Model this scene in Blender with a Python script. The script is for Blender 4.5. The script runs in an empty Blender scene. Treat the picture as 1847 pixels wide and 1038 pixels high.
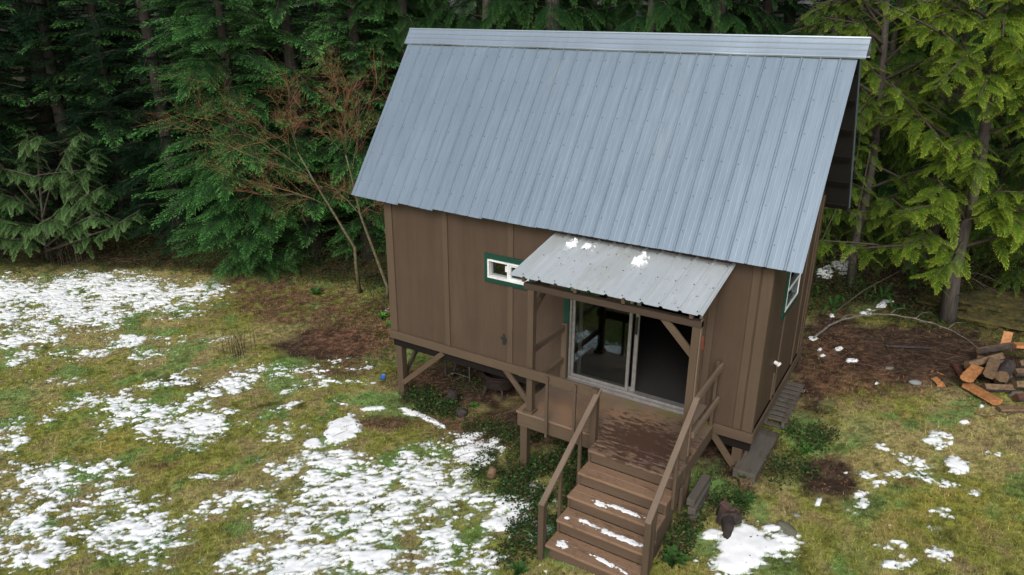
import bpy, math, random
import numpy as np
R=math.radians
scene=bpy.context.scene
COL=scene.collection
rng=np.random.default_rng(7)
random.seed(7)
# ---------------------------------------------------------------- noise
def _hash(ix,iy,seed):
    h=(ix.astype(np.int64)*374761393+iy.astype(np.int64)*668265263+seed*1442695041)&0xffffffff
    h=((h^(h>>13))*1274126177)&0xffffffff
    return ((h^(h>>16))&0xffffff)/float(0xffffff)
def vnoise(x,y,seed=0):
    x=np.asarray(x,float);y=np.asarray(y,float)
    ix=np.floor(x);iy=np.floor(y);fx=x-ix;fy=y-iy
    fx=fx*fx*(3-2*fx);fy=fy*fy*(3-2*fy);ix=ix.astype(np.int64);iy=iy.astype(np.int64)
    a=_hash(ix,iy,seed);b=_hash(ix+1,iy,seed);c=_hash(ix,iy+1,seed);d=_hash(ix+1,iy+1,seed)
    return (a*(1-fx)+b*fx)*(1-fy)+(c*(1-fx)+d*fx)*fy
def fbm(x,y,f,octs=4,seed=0,gain=.5):
    s=0;a=1;t=0
    for k in range(octs):
        c,sn=math.cos(k*1.1+.4),math.sin(k*1.1+.4)
        s=s+a*vnoise((x*c-y*sn)*f,(x*sn+y*c)*f,seed+k*17);t+=a;a*=gain;f*=2.03
    return s/t
def sstep(a,b,x):
    t=np.clip((x-a)/(b-a),0,1);return t*t*(3-2*t)
def blobs(B,x,y,soft=.55):
    m=np.zeros(np.shape(x))
    for cx,cy,ax,ay,bx,by,s in B:
        det=ax*by-ay*bx;dx=x-cx;dy=y-cy
        u=(dx*by-dy*bx)/det;v=(-dx*ay+dy*ax)/det
        d=np.sqrt(u*u+v*v)
        m=np.maximum(m,s*(1-sstep(soft,1.35,d)))
    return m
EXPO=0.22
_GC=np.array([(0,0,-1.3),(3.4,-1.2,-1.0),(4.6,-2.7,-.93),(6.1,0,-.66),(6.3,-1.7,-.74),(6.2,3.1,-.45),(9,4,-.5),(8.3,7,-.38),(10,0,-.75),
(-4,0,-1.42),(-12,-1,-1.6),(-4,3.4,-1.35),(-8,3,-1.45),(0,-6,-1.5),(5.5,-7,-1.15),(12,-6,-1.0),(-8,-8,-1.75),(-15,5,-1.2),(0,6,-.9),(4,6,-.55),
(-20,-8,-1.8),(-22,8,-.6),(-10,12,.2),(0,14,.8),(8,14,.5),(16,12,.4),(16,2,-.5),(2,1.6,-1.12),(-25,20,2.5),(-8,24,3),(8,26,3.2),(24,22,3.0),(26,0,0),(18,-14,-1.2),(0,-18,-1.8),(-20,-20,-2.2)],float)
def _tps(d2): return .5*d2*np.log(d2+1e-9)
_n=len(_GC);_A=np.zeros((_n+3,_n+3));_d=((_GC[:,None,:2]-_GC[None,:,:2])**2).sum(-1)
_A[:_n,:_n]=_tps(_d)+np.eye(_n)*.15;_A[:_n,_n]=1;_A[:_n,_n+1:]=_GC[:,:2];_A[_n,:_n]=1;_A[_n+1:,:_n]=_GC[:,:2].T
_w=np.linalg.solve(_A,np.r_[_GC[:,2],0,0,0])
def ground_z(x,y):
    x=np.asarray(x,float);y=np.asarray(y,float)
    r2=x*x+y*y;k=np.minimum(1,30/np.sqrt(r2+1e-9));X=x*k;Y=y*k
    z=_w[_n]+_w[_n+1]*X+_w[_n+2]*Y
    for i in range(_n): z=z+_w[i]*_tps((X-_GC[i,0])**2+(Y-_GC[i,1])**2)
    return z
SNOW=[(-10.67,-1.45,0.963,0.6,2.70,-1.27,1.00),(-10.14,-0.141,1.30,0.811,1.74,-0.967,1.05),(-9.03,0.948,1.65,0.497,1.28,-0.834,1.00),(-7.70,1.69,0.539,0.336,0.784,-0.584,0.8),(-11.14,1.17,0.898,0.56,0.402,-0.239,0.7),(-13.03,-0.536,0.503,0.313,0.448,-0.208,0.8),(-8.54,-2.12,0.618,0.385,0.811,-0.393,0.55),(-5.71,-1.19,0.492,0.307,0.527,-0.341,0.5),(-5.66,-0.307,0.823,0.513,0.217,-0.153,0.4),(-4.39,-1.33,0.374,0.233,0.149,-0.106,0.3),(-2.72,-2.50,0.902,0.562,0.563,-0.403,1.00),(-3.78,-2.76,0.589,0.367,0.542,-0.333,0.75),(-3.02,-1.34,0.326,0.709,0.345,-0.211,0.7),(-6.82,-1.00,0.619,0.386,0.351,-0.213,0.62),(-7.32,-2.06,0.795,0.495,0.316,-0.169,0.55),(-4.27,-1.77,0.572,0.665,0.24,-0.143,0.6),(-4.83,-2.77,0.459,0.665,0.301,-0.147,0.58),(-6.35,-2.89,0.735,0.458,0.216,-0.112,0.5),(-1.78,-0.418,0.537,0.335,0.218,-0.208,0.6),(-1.67,-1.92,0.36,0.513,0.249,-0.172,0.55),(-0.0448,-3.45,0.363,0.381,0.198,-0.128,0.6),(-1.70,0.704,0.475,0.296,0.126,-0.133,0.6),(0.0834,-2.63,0.636,0.109,0.166,-0.147,0.6),(-2.87,-0.551,0.647,0.403,0.408,-0.343,0.6),(-2.02,-2.88,0.35,0.218,0.207,-0.148,0.95),(-3.61,-3.27,0.324,0.202,0.394,-0.227,0.5),(-4.72,-4.35,0.277,0.172,0.758,-0.36,0.65),(-3.99,-4.65,0.226,0.141,0.332,-0.155,0.5),(-2.02,-4.79,1.37,0.6,1.19,-0.513,1.00),(-1.80,-5.44,0.767,0.478,0.658,-0.329,1.10),(-0.396,-4.37,0.388,0.242,0.428,-0.293,0.8),(-2.45,-3.96,0.405,0.181,0.301,-0.146,0.8),(-0.311,-4.00,0.398,0.248,0.232,-0.171,0.7),(-0.528,-4.86,0.838,0.157,0.422,-0.241,0.8),(-5.13,-3.80,0.416,0.259,0.216,-0.104,0.3),(-3.03,-4.75,0.0744,0.411,0.35,-0.115,0.7),(1.97,-2.48,1.19,0.744,0.569,-0.661,1.10),(2.10,-1.36,0.645,0.402,0.416,-0.551,1.00),(0.878,-2.25,0.57,0.355,0.436,-0.444,1.00),(1.39,-3.41,0.699,0.436,0.393,-0.375,0.95),(3.07,-3.11,1.61,0.137,0.354,-0.443,1.00),(3.58,-2.10,0.439,0.273,0.258,-0.399,1.00),(1.50,-4.07,0.718,0.447,0.323,-0.28,1.00),(3.56,-1.64,0.358,0.223,0.141,-0.229,0.9),(2.17,-0.723,0.494,0.0642,0.223,-0.319,0.9),(2.48,-3.59,1.05,0.111,0.284,-0.302,1.05),(1.08,-4.33,0.36,0.224,0.213,-0.168,0.7),(4.00,-3.00,0.397,0.247,0.14,-0.209,0.8),(4.05,-1.58,0.159,0.0992,0.104,-0.186,0.5),(-0.734,-3.21,0.431,0.268,0.0918,-0.0737,0.3),(0.637,-3.12,0.406,0.253,0.349,-0.306,0.6),(4.25,-2.23,0.149,0.093,0.155,-0.269,0.5),(4.77,-2.73,0.222,0.138,0.0302,-0.0536,0.4),(-0.0138,-1.36,0.0945,0.364,0.324,-0.24,1.90),(-0.0354,-1.57,0.22,0.0392,0.136,-0.137,1.80),(-0.157,-1.90,0.13,0.0811,0.116,-0.111,1.90),(1.05,-0.443,0.544,-0.125,0.0309,-0.074,1.70),(0.676,-0.4,0.266,-0.0135,0.0564,-0.0991,1.50),(-0.00234,-0.596,0.182,0.113,0.0555,-0.0611,1.30),(1.46,-0.59,0.0778,0.0485,0.0607,-0.0795,1.00),(-1.45,-1.39,0.119,0.484,0.107,-0.0683,0.5),(0.0584,-2.15,0.0955,0.453,0.199,-0.136,0.7),(-1.82,0.211,0.65,0.405,0.137,-0.138,0.65),(-0.963,0.0781,0.358,0.223,0.101,-0.109,0.6),(-2.82,3.00,0.0663,0.0413,0.0831,-0.0957,0.5),(-1.90,-0.719,-0.00928,0.361,0.146,-0.0786,0.5),(-0.77,-0.702,0.3,0.0311,0.0483,-0.0631,0.8),(-0.87,-1.90,0.474,0.295,0.22,-0.191,0.55),(6.58,-1.37,0.281,0.175,0.104,-0.389,1.80),(6.91,-1.18,0.235,0.147,0.0563,-0.251,1.25),(6.57,-1.67,0.246,0.153,0.0686,-0.251,1.60),(6.16,-1.79,0.0942,0.0587,0.0312,-0.0826,1.20),(6.20,-1.36,0.126,0.0787,0.0376,-0.121,1.30),(6.79,-0.93,0.119,-0.000681,-0.0173,-0.101,1.10),(6.42,-1.72,0.11,0.0684,0.0291,-0.0997,0.7),(8.39,2.16,0.218,0.136,0.0108,-0.227,1.00),(8.17,1.38,0.256,-0.0575,-0.0234,-0.177,0.95),(7.83,0.697,0.1,0.0624,0.0146,-0.117,0.8),(7.61,0.153,0.123,0.178,0.0652,-0.169,0.95),(8.64,1.69,0.155,0.0233,-0.0101,-0.232,0.95),(8.09,-0.461,0.196,0.122,0.0138,-0.0795,0.8),(7.93,-0.141,0.128,0.0796,0.0103,-0.0536,0.9),(8.46,1.13,0.314,0.0326,-0.00652,-0.102,0.55),(7.73,1.53,0.124,-0.00307,-0.00592,-0.102,0.7),(8.60,-0.273,0.166,0.103,0.00502,-0.139,0.7),(8.90,1.16,0.0862,0.0537,0.00171,-0.0614,0.6),(8.18,-0.708,0.163,0.102,0.0106,-0.134,0.5),(7.74,0.866,0.382,0.238,0.0126,-0.0938,0.5),(8.52,0.197,0.174,0.108,0.00613,-0.117,0.5),(9.08,2.23,0.133,0.0828,0.00182,-0.0636,0.4),(8.56,0.45,0.177,0.11,0.0195,-0.14,0.5),(6.21,4.64,0.0791,0.0493,0.0175,-0.089,1.80),(6.96,3.99,0.0985,0.0614,0.0131,-0.0896,1.70),(6.70,4.39,0.051,0.0318,0.011,-0.0673,1.80),(6.49,3.92,0.0499,0.0311,0.0119,-0.0662,1.60),(6.41,4.16,0.0254,0.0158,0.0123,-0.0664,1.60),(8.71,2.91,0.0639,0.0398,0.00148,-0.0539,1.80),(7.19,-0.131,0.0314,-0.0114,-0.011,-0.103,1.70),(8.92,3.55,0.0442,0.0275,0.000971,-0.055,1.30),(6.32,5.98,0.0472,0.0294,0.0142,-0.0835,1.50),(7.11,6.95,0.0968,0.0603,0.0172,-0.144,1.00),(6.89,6.39,0.114,0.0708,0.0151,-0.114,1.00),(9.36,3.75,0.0733,0.0457,-0.000787,-0.056,1.30),(7.44,3.38,0.0387,0.0241,0.00739,-0.0672,1.30),(7.22,11.00,0.292,0.182,0.0371,-0.361,1.20),(7.35,11.50,0.24,0.0404,0.0271,-0.248,1.10),(5.79,8.30,0.151,0.0941,0.0732,-0.403,1.10),(6.06,8.76,0.286,0.0445,0.0712,-0.407,1.00),(6.13,9.49,0.225,0.14,0.0439,-0.276,0.8),(7.18,7.19,0.0978,0.061,0.0133,-0.116,0.8),(7.93,8.07,0.0999,0.0622,0.00877,-0.0988,1.00),(6.94,6.60,0.0956,0.0595,0.0111,-0.0858,1.00)]
SOIL=[(-2.68,1.06,1.00,0.624,0.71,-0.704,1.00),(-3.19,0.609,0.597,0.372,0.395,-0.365,0.8),(0.958,1.00,1.40,0.875,0.715,-1.02,0.9),(2.75,0.185,1.08,0.131,0.48,-0.816,0.8),(7.21,0.481,0.349,0.217,0.105,-0.568,1.00),(7.41,5.12,1.99,1.24,0.119,-1.04,1.00),(8.49,4.83,1.31,0.813,0.0569,-0.928,1.10),(7.80,4.85,1.93,1.20,0.111,-1.28,1.10),(6.53,3.07,0.472,0.294,0.236,-1.30,0.8),(6.46,5.09,0.536,0.334,0.226,-1.37,0.9),(5.72,0.575,0.944,0.00461,0.271,-0.911,0.8),(-3.97,-1.62,1.05,0.254,0.226,-0.155,0.4),(-1.61,-1.37,0.505,0.314,0.161,-0.14,0.5),(2.35,-0.359,0.683,0.426,0.326,-0.496,0.7),(6.44,2.24,0.374,0.233,0.21,-0.989,0.5)]
LITTER=[(-2.87,1.94,0.947,0.59,1.30,-1.37,1.00),(-5.14,2.40,1.73,1.08,0.826,-0.761,1.00),(-1.63,0.315,0.835,0.52,0.328,-0.335,0.7),(1.99,-0.31,1.22,0.168,0.268,-0.39,0.7),(7.27,3.31,1.09,0.677,0.0821,-0.668,0.7),(-4.15,2.35,1.79,1.11,0.801,-0.794,1.00),(-2.11,2.01,0.619,0.386,1.24,-1.40,0.8),(-6.92,2.71,0.98,0.611,0.664,-0.556,0.9),(-7.58,3.84,2.61,1.62,0.459,-0.404,0.8),(0.557,-0.869,0.708,0.313,0.196,-0.186,0.9),(2.53,-0.478,0.597,0.372,0.235,-0.364,0.8),(-11.54,2.24,3.60,1.17,0.526,-0.333,0.5),(6.66,3.84,0.658,0.41,0.251,-1.62,0.6),(8.14,0.935,0.251,0.157,0.0138,-0.143,0.4),(1.36,-0.387,0.63,0.0971,0.191,-0.255,0.6),(-8.47,-1.07,0.433,0.27,0.31,-0.172,0.4),(-0.231,0.67,0.54,0.337,0.401,-0.489,0.5),(-1.87,-3.48,0.297,0.185,0.141,-0.0928,0.6)]
GREEN=[(-1.20,0.974,0.569,0.354,0.43,-0.486,0.9),(0.513,0.0784,0.447,0.0793,0.156,-0.194,0.5),(1.13,-2.28,0.843,0.525,0.32,-0.334,0.7),(-2.69,0.147,0.573,0.357,0.294,-0.27,0.8),(-3.79,-2.65,1.02,0.653,0.443,-0.216,0.8),(-0.0286,-0.199,0.679,0.423,0.205,-0.235,0.7),(-8.21,-0.565,0.66,0.411,0.452,-0.268,0.7),(-6.79,-0.497,0.634,0.395,0.286,-0.184,0.7),(3.77,-1.55,0.508,0.0333,0.223,-0.382,0.8),(-2.62,-4.21,0.437,0.273,0.213,-0.118,0.7),(2.91,-2.06,1.04,0.65,0.376,-0.524,0.5),(4.70,-2.47,0.298,0.00368,0.122,-0.219,0.9),(6.71,1.36,0.417,0.26,0.158,-0.695,0.8),(7.34,1.71,0.415,0.259,0.0691,-0.5,0.4),(6.95,0.191,0.405,-0.0328,0.0563,-0.312,0.5),(7.78,-0.808,0.331,0.206,0.0408,-0.329,0.3),(-0.0215,-1.83,0.306,0.19,0.221,-0.211,0.6),(5.92,-0.0831,0.446,-0.00896,0.13,-0.446,0.7)]
MOSS=[(-3.04,-3.42,0.512,0.639,0.353,-0.18,1.00),(8.24,0.599,1.22,0.758,0.1,-1.18,0.6),(6.83,2.84,0.459,0.286,0.0603,-0.339,0.6),(-4.97,-3.30,1.02,0.637,0.323,-0.18,0.5),(9.03,8.18,0.838,0.0489,0.00957,-0.927,1.00),(-1.25,-3.32,0.875,0.545,0.27,-0.191,0.5),(6.14,-2.06,0.325,0.202,0.0325,-0.0966,0.6),(7.69,6.15,0.545,0.34,0.0238,-0.29,0.6)]
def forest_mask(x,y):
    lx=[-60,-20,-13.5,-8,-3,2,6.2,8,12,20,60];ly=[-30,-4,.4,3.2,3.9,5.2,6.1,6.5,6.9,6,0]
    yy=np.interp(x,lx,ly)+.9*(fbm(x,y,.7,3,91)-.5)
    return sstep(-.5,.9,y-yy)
def bumps(x,y):
    return .05*(fbm(x,y,1.6,3,5)-.5)+.035*(fbm(x,y,6,3,9)-.5)
def gz(x,y): return ground_z(x,y)+bumps(np.asarray(x,float),np.asarray(y,float))
def snow_field(x,y):
    B=blobs(SNOW,x,y,.5)
    xr=x*.85+y*.527;yr=-x*.527+y*.85
    n=.75*(fbm(x,y,2.3,3,21)-.5)+.85*(fbm(xr*.8,yr*1.5,8.5,3,31,.62)-.5)+1.0*(fbm(xr*.8,yr*1.6,20,3,41,.8)-.5)
    big=sstep(.06,.2,B)
    s=B*.52+n*np.where(B>1.25,.36,1.3)-.472
    # shadowed ground beneath the cabin keeps no snow
    u=(x>-.2)&(x<6.4)&(y>-.1)&(y<3.4)
    return np.where(big>.1,s,-1)-u*2
def lerp(a,b,t): return a+(b-a)*t[...,None]
def ground_col(x,y):
    c=lambda *v:np.array(v)
    n1=fbm(x,y,.9,4,51);n2=fbm(x,y,4.5,4,61);n3=fbm(x,y,17,3,71)
    col=lerp(np.broadcast_to(c(.225,.240,.050),x.shape+(3,)),c(.345,.300,.125),sstep(.38,.62,n1*.6+n2*.4))
    col=lerp(col,c(.125,.092,.052),sstep(.50,.66,n2*.55+n3*.45)*.8)
    g=blobs(GREEN,x,y,.2)
    col=lerp(col,c(.110,.225,.060),np.clip(g*1.3*sstep(.30,.55,n2)+.8*sstep(.55,.68,fbm(x,y,2.1,3,81)),0,1)*.85)
    sf=snow_field(x,y);col=lerp(col,c(.085,.165,.055),sstep(-.20,-.02,sf)*sstep(.42,.6,fbm(x,y,3,3,83))*.85)
    m=blobs(MOSS,x,y,.2)
    col=lerp(col,c(.26,.225,.035),m*sstep(.35,.6,n2)*.75)
    F=forest_mask(x,y)
    s=np.clip(np.maximum(blobs(SOIL,x,y,.35),0)*1.6-(n2-.40)*1.5,0,1)
    col=lerp(col,c(.050,.032,.024),s)
    l=blobs(LITTER,x,y,.2)
    col=lerp(col,lerp(np.broadcast_to(c(.080,.044,.028),x.shape+(3,)),c(.145,.078,.050),sstep(.4,.65,n3)),np.clip(l*1.6*sstep(.28,.52,n2),0,1)*.9)
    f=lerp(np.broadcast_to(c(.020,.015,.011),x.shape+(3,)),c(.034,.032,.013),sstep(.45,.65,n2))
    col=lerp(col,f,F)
    n4=fbm(x,y,29,2,181);col=col*((.34+1.45*n3)*(.66+.76*n2))[...,None];col=lerp(col,col*.38+c(.012,.008,.005),sstep(.56,.70,n4)*.8);col=lerp(col,col*1.15+c(.06,.045,.02),sstep(.60,.74,fbm(x,y,23,2,191))*.7)
    sp=fbm(x,y,30,2,161);return lerp(col,c(.40,.46,.42),sstep(-.16,.02,sf)*sstep(.48,.64,sp)*.85)
# ---------------------------------------------------------------- mesh helpers
def new_mesh(name,V,F,mats=(),fm=None,smooth=False,col=None):
    me=bpy.data.meshes.new(name)
    me.from_pydata([tuple(v) for v in V],[],F)
    for m in mats: me.materials.append(m)
    if fm is not None: me.polygons.foreach_set('material_index',fm)
    if smooth: me.polygons.foreach_set('use_smooth',[True]*len(me.polygons))
    me.update();return me
def fast_mesh(name,V,F,mats=(),col=None,smooth=False,fm=None):
    V=np.ascontiguousarray(V,np.float32);F=np.ascontiguousarray(F,np.int32);k=F.shape[1]
    me=bpy.data.meshes.new(name);me.vertices.add(len(V));me.vertices.foreach_set('co',V.ravel())
    me.loops.add(F.size);me.loops.foreach_set('vertex_index',F.ravel())
    me.polygons.add(len(F));me.polygons.foreach_set('loop_start',np.arange(len(F),dtype=np.int32)*k)
    try: me.polygons.foreach_set('loop_total',np.full(len(F),k,np.int32))
    except Exception: pass
    for m in mats: me.materials.append(m)
    if fm is not None: me.polygons.foreach_set('material_index',np.asarray(fm,np.int32))
    if smooth: me.polygons.foreach_set('use_smooth',np.ones(len(F),bool))
    me.update(calc_edges=True);me.validate()
    if col is not None:
        a=me.color_attributes.new('Col','FLOAT_COLOR','POINT')
        c=np.ones((len(V),4),np.float32);c[:,:3]=col;a.data.foreach_set('color',c.ravel())
    return me
def tag(o,label=None,cat=None,group=None,kind=None):
    if label:o['label']=label
    if cat:o['category']=cat
    if group:o['group']=group
    if kind:o['kind']=kind
    return o
def wpos(o):
    p=np.zeros(3)
    while o: p=p+np.array(o.location);o=o.parent
    return p
def link(me,name,parent=None,loc=None):
    o=bpy.data.objects.new(name,me);COL.objects.link(o)
    if parent: o.parent=parent
    if loc is not None:
        o.location=loc
    elif parent is not None: o.location=tuple(-wpos(parent))
    return o
def empty(name,loc,label=None,cat=None,group=None):
    o=bpy.data.objects.new(name,None);COL.objects.link(o);o.location=loc;o.empty_display_size=.2
    return tag(o,label,cat,group)
class MB:
    def __init__(s): s.V=[];s.F=[];s.M=[]
    def add(s,V,F,m=0):
        b=len(s.V);s.V+= [tuple(map(float,v)) for v in V];s.F+=[tuple(b+i for i in f) for f in F];s.M+=[m]*len(F);return s
    def box(s,x0,x1,y0,y1,z0,z1,m=0):
        V=[(x,y,z) for x in(x0,x1) for y in(y0,y1) for z in(z0,z1)]
        return s.add(V,[(0,1,3,2),(4,6,7,5),(0,4,5,1),(2,3,7,6),(0,2,6,4),(1,5,7,3)],m)
    def beam(s,p0,p1,w,h,up=(0,0,1),m=0,cut=None):
        p0=np.array(p0,float);p1=np.array(p1,float);d=p1-p0;d/=np.linalg.norm(d)
        u=np.array(up,float);a=np.cross(d,u);a/=np.linalg.norm(a);u=np.cross(a,d)
        V=[]
        for p in(p0,p1):
            for i in(-.5,.5):
                for j in(-.5,.5): V.append(p+a*i*w+u*j*h)
        return s.add(V,[(0,1,3,2),(4,6,7,5),(0,4,5,1),(2,3,7,6),(0,2,6,4),(1,5,7,3)],m)
    def poly(s,P,n,m=0):
        """P: planar outline list of 3D points, extruded by vector n"""
        P=np.array(P,float);k=len(P);V=list(P)+list(P+np.array(n))
        F=[tuple(range(k)),tuple(range(2*k-1,k-1,-1))]+[(i,i+k,(i+1)%k+k,(i+1)%k) for i in range(k)]
        return s.add(V,F,m)
    def cyl(s,p0,p1,r0,r1=None,n=12,m=0,cap=True):
        r1=r0 if r1 is None else r1
        p0=np.array(p0,float);p1=np.array(p1,float);d=p1-p0;d/=np.linalg.norm(d)
        u=np.array((0,0,1.)) if abs(d[2])<.9 else np.array((1.,0,0))
        a=np.cross(d,u);a/=np.linalg.norm(a);b=np.cross(d,a)
        V=[p+(a*math.cos(t)+b*math.sin(t))*r for p,r in((p0,r0),(p1,r1)) for t in [2*math.pi*i/n for i in range(n)]]
        F=[(i,(i+1)%n,n+(i+1)%n,n+i) for i in range(n)]
        if cap:F+=[tuple(range(n-1,-1,-1)),tuple(range(n,2*n))]
        return s.add(V,F,m)
    def tube(s,pts,rad,n=6,m=0):
        pts=[np.array(p,float) for p in pts];V=[];F=[]
        a=None
        for i,p in enumerate(pts):
            d=pts[min(i+1,len(pts)-1)]-pts[max(i-1,0)];d/=(np.linalg.norm(d)+1e-9)
            if a is None:
                u=np.array((0,0,1.)) if abs(d[2])<.9 else np.array((1.,0,0));a=np.cross(d,u)
            a=a-d*(a@d);a/=(np.linalg.norm(a)+1e-9);b=np.cross(d,a)
            r=rad[i] if hasattr(rad,'__len__') else rad
            V+=[p+(a*math.cos(2*math.pi*k/n)+b*math.sin(2*math.pi*k/n))*r for k in range(n)]
        for i in range(len(pts)-1):
            F+=[(i*n+k,i*n+(k+1)%n,(i+1)*n+(k+1)%n,(i+1)*n+k) for k in range(n)]
        F+=[tuple(range(n-1,-1,-1)),tuple(range((len(pts)-1)*n,len(pts)*n))]
        return s.add(V,F,m)
    def build(s,name,mats,parent=None,origin=None,bevel=0,smooth=False):
        if not isinstance(mats,(list,tuple)):mats=[mats]
        V=s.V
        if parent is None and origin is None:
            A=np.array(V);origin=((A[:,0].min()+A[:,0].max())/2,(A[:,1].min()+A[:,1].max())/2,A[:,2].min())
        if parent is None:
            V=[tuple(np.array(v)-np.array(origin)) for v in V]
        me=new_mesh(name,V,s.F,mats,s.M,smooth)
        o=link(me,name,parent,loc=None if parent is not None else origin)
        if bevel:
            b=o.modifiers.new('bev','BEVEL');b.width=bevel;b.segments=1;b.limit_method='ANGLE';b.angle_limit=R(40)
        return o
# ---------------------------------------------------------------- materials
def nm(name):
    m=bpy.data.materials.new(name);m.use_nodes=True;nt=m.node_tree;nt.nodes.clear()
    out=nt.nodes.new('ShaderNodeOutputMaterial');b=nt.nodes.new('ShaderNodeBsdfPrincipled');nt.links.new(b.outputs[0],out.inputs[0])
    return m,nt,b,out
def N(nt,t,**k):
    n=nt.nodes.new(t)
    for a,v in k.items():
        if a in n.inputs: n.inputs[a].default_value=v
        else: setattr(n,a,v)
    return n
def coord(nt,scale=(1,1,1),rot=(0,0,0)):
    t=N(nt,'ShaderNodeTexCoord');mp=N(nt,'ShaderNodeMapping');mp.inputs['Scale'].default_value=scale;mp.inputs['Rotation'].default_value=rot
    nt.links.new(t.outputs['Object'],mp.inputs[0]);return mp.outputs[0]
def noise(nt,vec,scale,detail=5,rough=.6,dist=0):
    n=N(nt,'ShaderNodeTexNoise');n.inputs['Scale'].default_value=scale;n.inputs['Detail'].default_value=detail;n.inputs['Roughness'].default_value=rough;n.inputs['Distortion'].default_value=dist
    nt.links.new(vec,n.inputs['Vector']);return n.outputs['Fac']
def ramp(nt,fac,a,b,ca=(0,0,0,1),cb=(1,1,1,1)):
    r=N(nt,'ShaderNodeValToRGB');r.color_ramp.elements[0].position=a;r.color_ramp.elements[1].position=b
    r.color_ramp.elements[0].color=ca;r.color_ramp.elements[1].color=cb;nt.links.new(fac,r.inputs[0]);return r.outputs[0]
def mix(nt,fac,a,b,mode='MIX'):
    m=N(nt,'ShaderNodeMix',data_type='RGBA',blend_type=mode)
    for s,i in((fac,0),(a,6),(b,7)):
        if isinstance(s,(int,float)): m.inputs[i].default_value=s
        elif isinstance(s,tuple): m.inputs[i].default_value=s if len(s)==4 else s+(1,)
        else: nt.links.new(s,m.inputs[i])
    return m.outputs[2]
def bump(nt,b,h,strength=.3,dist=.01):
    n=N(nt,'ShaderNodeBump');n.inputs['Strength'].default_value=strength;n.inputs['Distance'].default_value=dist
    nt.links.new(h,n.inputs['Height']);nt.links.new(n.outputs[0],b.inputs['Normal'])
def wood(name,c1,c2,c3=None,axis='z',rough=.75,wear=(.58,.66),wscale=3.0,bs=.35,spec=.22):
    """painted or bare timber: grain stretched along an axis, broad tone variation, worn patches of colour c3"""
    m,nt,b,out=nm(name)
    st={'x':(.06,1,1),'y':(1,.06,1),'z':(1,1,.06)}[axis]
    v=coord(nt,st);v0=coord(nt)
    g=noise(nt,v,55,6,.65);big=noise(nt,v0,1.3,5,.6);sp=noise(nt,v0,28,3,.7)
    c=mix(nt,ramp(nt,g,.3,.72),c1,c2);c=mix(nt,ramp(nt,big,.3,.75),c,tuple(k*.78 for k in c1),)
    c=mix(nt,ramp(nt,sp,.68,.74),c,tuple(k*.35 for k in c1))
    ms=noise(nt,coord(nt,{'x':(.10,1,1),'y':(1,.10,1),'z':(1,1,.10)}[axis]),6,4,.6);c=mix(nt,1.0,c,ramp(nt,ms,.28,.72,(.88,.87,.86,1),(1.10,1.11,1.12,1)),'MULTIPLY')
    if c3:
        w1=noise(nt,coord(nt,{'x':(.35,1,1),'y':(1,.35,1),'z':(1,1,.35)}[axis]),wscale,9,.72,.3)
        c=mix(nt,ramp(nt,w1,*wear),c,c3)
    nt.links.new(c,b.inputs['Base Color']);b.inputs['Roughness'].default_value=rough;b.inputs['Specular IOR Level'].default_value=spec
    bump(nt,b,g,bs,.004);return m
def simple(name,c1,c2=None,scale=8,rough=.6,metal=0,bs=.2,spec=.5,detail=6,r0=.35,r1=.65,st=(1,1,1),bd=.01):
    m,nt,b,out=nm(name);v=coord(nt,st);g=noise(nt,v,scale,detail,.65)
    c=mix(nt,ramp(nt,g,r0,r1),c1,c2 or tuple(k*.7 for k in c1));nt.links.new(c,b.inputs['Base Color'])
    b.inputs['Roughness'].default_value=rough;b.inputs['Metallic'].default_value=metal;b.inputs['Specular IOR Level'].default_value=spec
    if bs: bump(nt,b,g,bs,bd)
    return m
M={}
M['siding']=wood('brown_siding',(.084,.058,.040),(.070,.047,.033),(.098,.071,.050),'z',.62,(.60,.85),1.2,.35)
M['trim']=wood('brown_trim',(.104,.074,.050),(.085,.060,.041),(.145,.105,.072),'z',.65,(.62,.8),2)
M['trimx']=wood('brown_board',(.108,.077,.052),(.088,.062,.042),(.155,.115,.08),'x',.65,(.62,.8),2)
M['trimy']=wood('brown_rail',(.112,.081,.056),(.092,.066,.047),(.18,.13,.092),'y',.6,(.6,.8),2)
M['railtop']=wood('worn_rail',(.185,.138,.100),(.155,.112,.082),(.23,.18,.135),'y',.55,(.6,.8),3)
M['post']=wood('post_paint',(.096,.069,.047),(.080,.057,.039),(.12,.10,.042),'z',.6,(.66,.82),1.6)
M['dark']=wood('shaded_timber',(.009,.007,.006),(.006,.005,.0045),None,'x',.95)  # near-black colour stands in for shade under roof and floor
M['beamshade']=wood('shaded_beam',(.062,.043,.031),(.048,.034,.025),None,'x',.7)  # shade below the porch roof put into a darker brown
M['darky']=wood('rough_shaded_timber',(.020,.015,.012),(.014,.011,.009),None,'y',.85)  # rafter and joist shade put into the colour
M['tread']=wood('stair_paint',(.255,.165,.105),(.205,.130,.082),(.085,.050,.034),'x',.6,(.54,.66),5,.4)
M['riser']=wood('riser_paint',(.115,.080,.055),(.085,.058,.040),(.045,.035,.025),'x',.65,(.58,.72),3)
M['green']=wood('green_trim',(.010,.060,.040),(.008,.046,.032),None,'z',.55)
M['grey']=wood('weathered_wood',(.125,.112,.095),(.075,.066,.056),(.045,.035,.025),'y',.85,(.5,.7),4)
M['white']=simple('white_vinyl',(.72,.74,.75),(.62,.64,.66),5,.35,bs=0)
M['alu']=simple('aluminium',(.34,.33,.32),(.25,.24,.235),14,.42,.6,bs=.05)
M['black']=simple('black_plastic',(.012,.012,.012),(.02,.02,.02),10,.4)
M['iron']=simple('rusty_iron',(.055,.035,.032),(.03,.020,.018),12,.7,.3)
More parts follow.
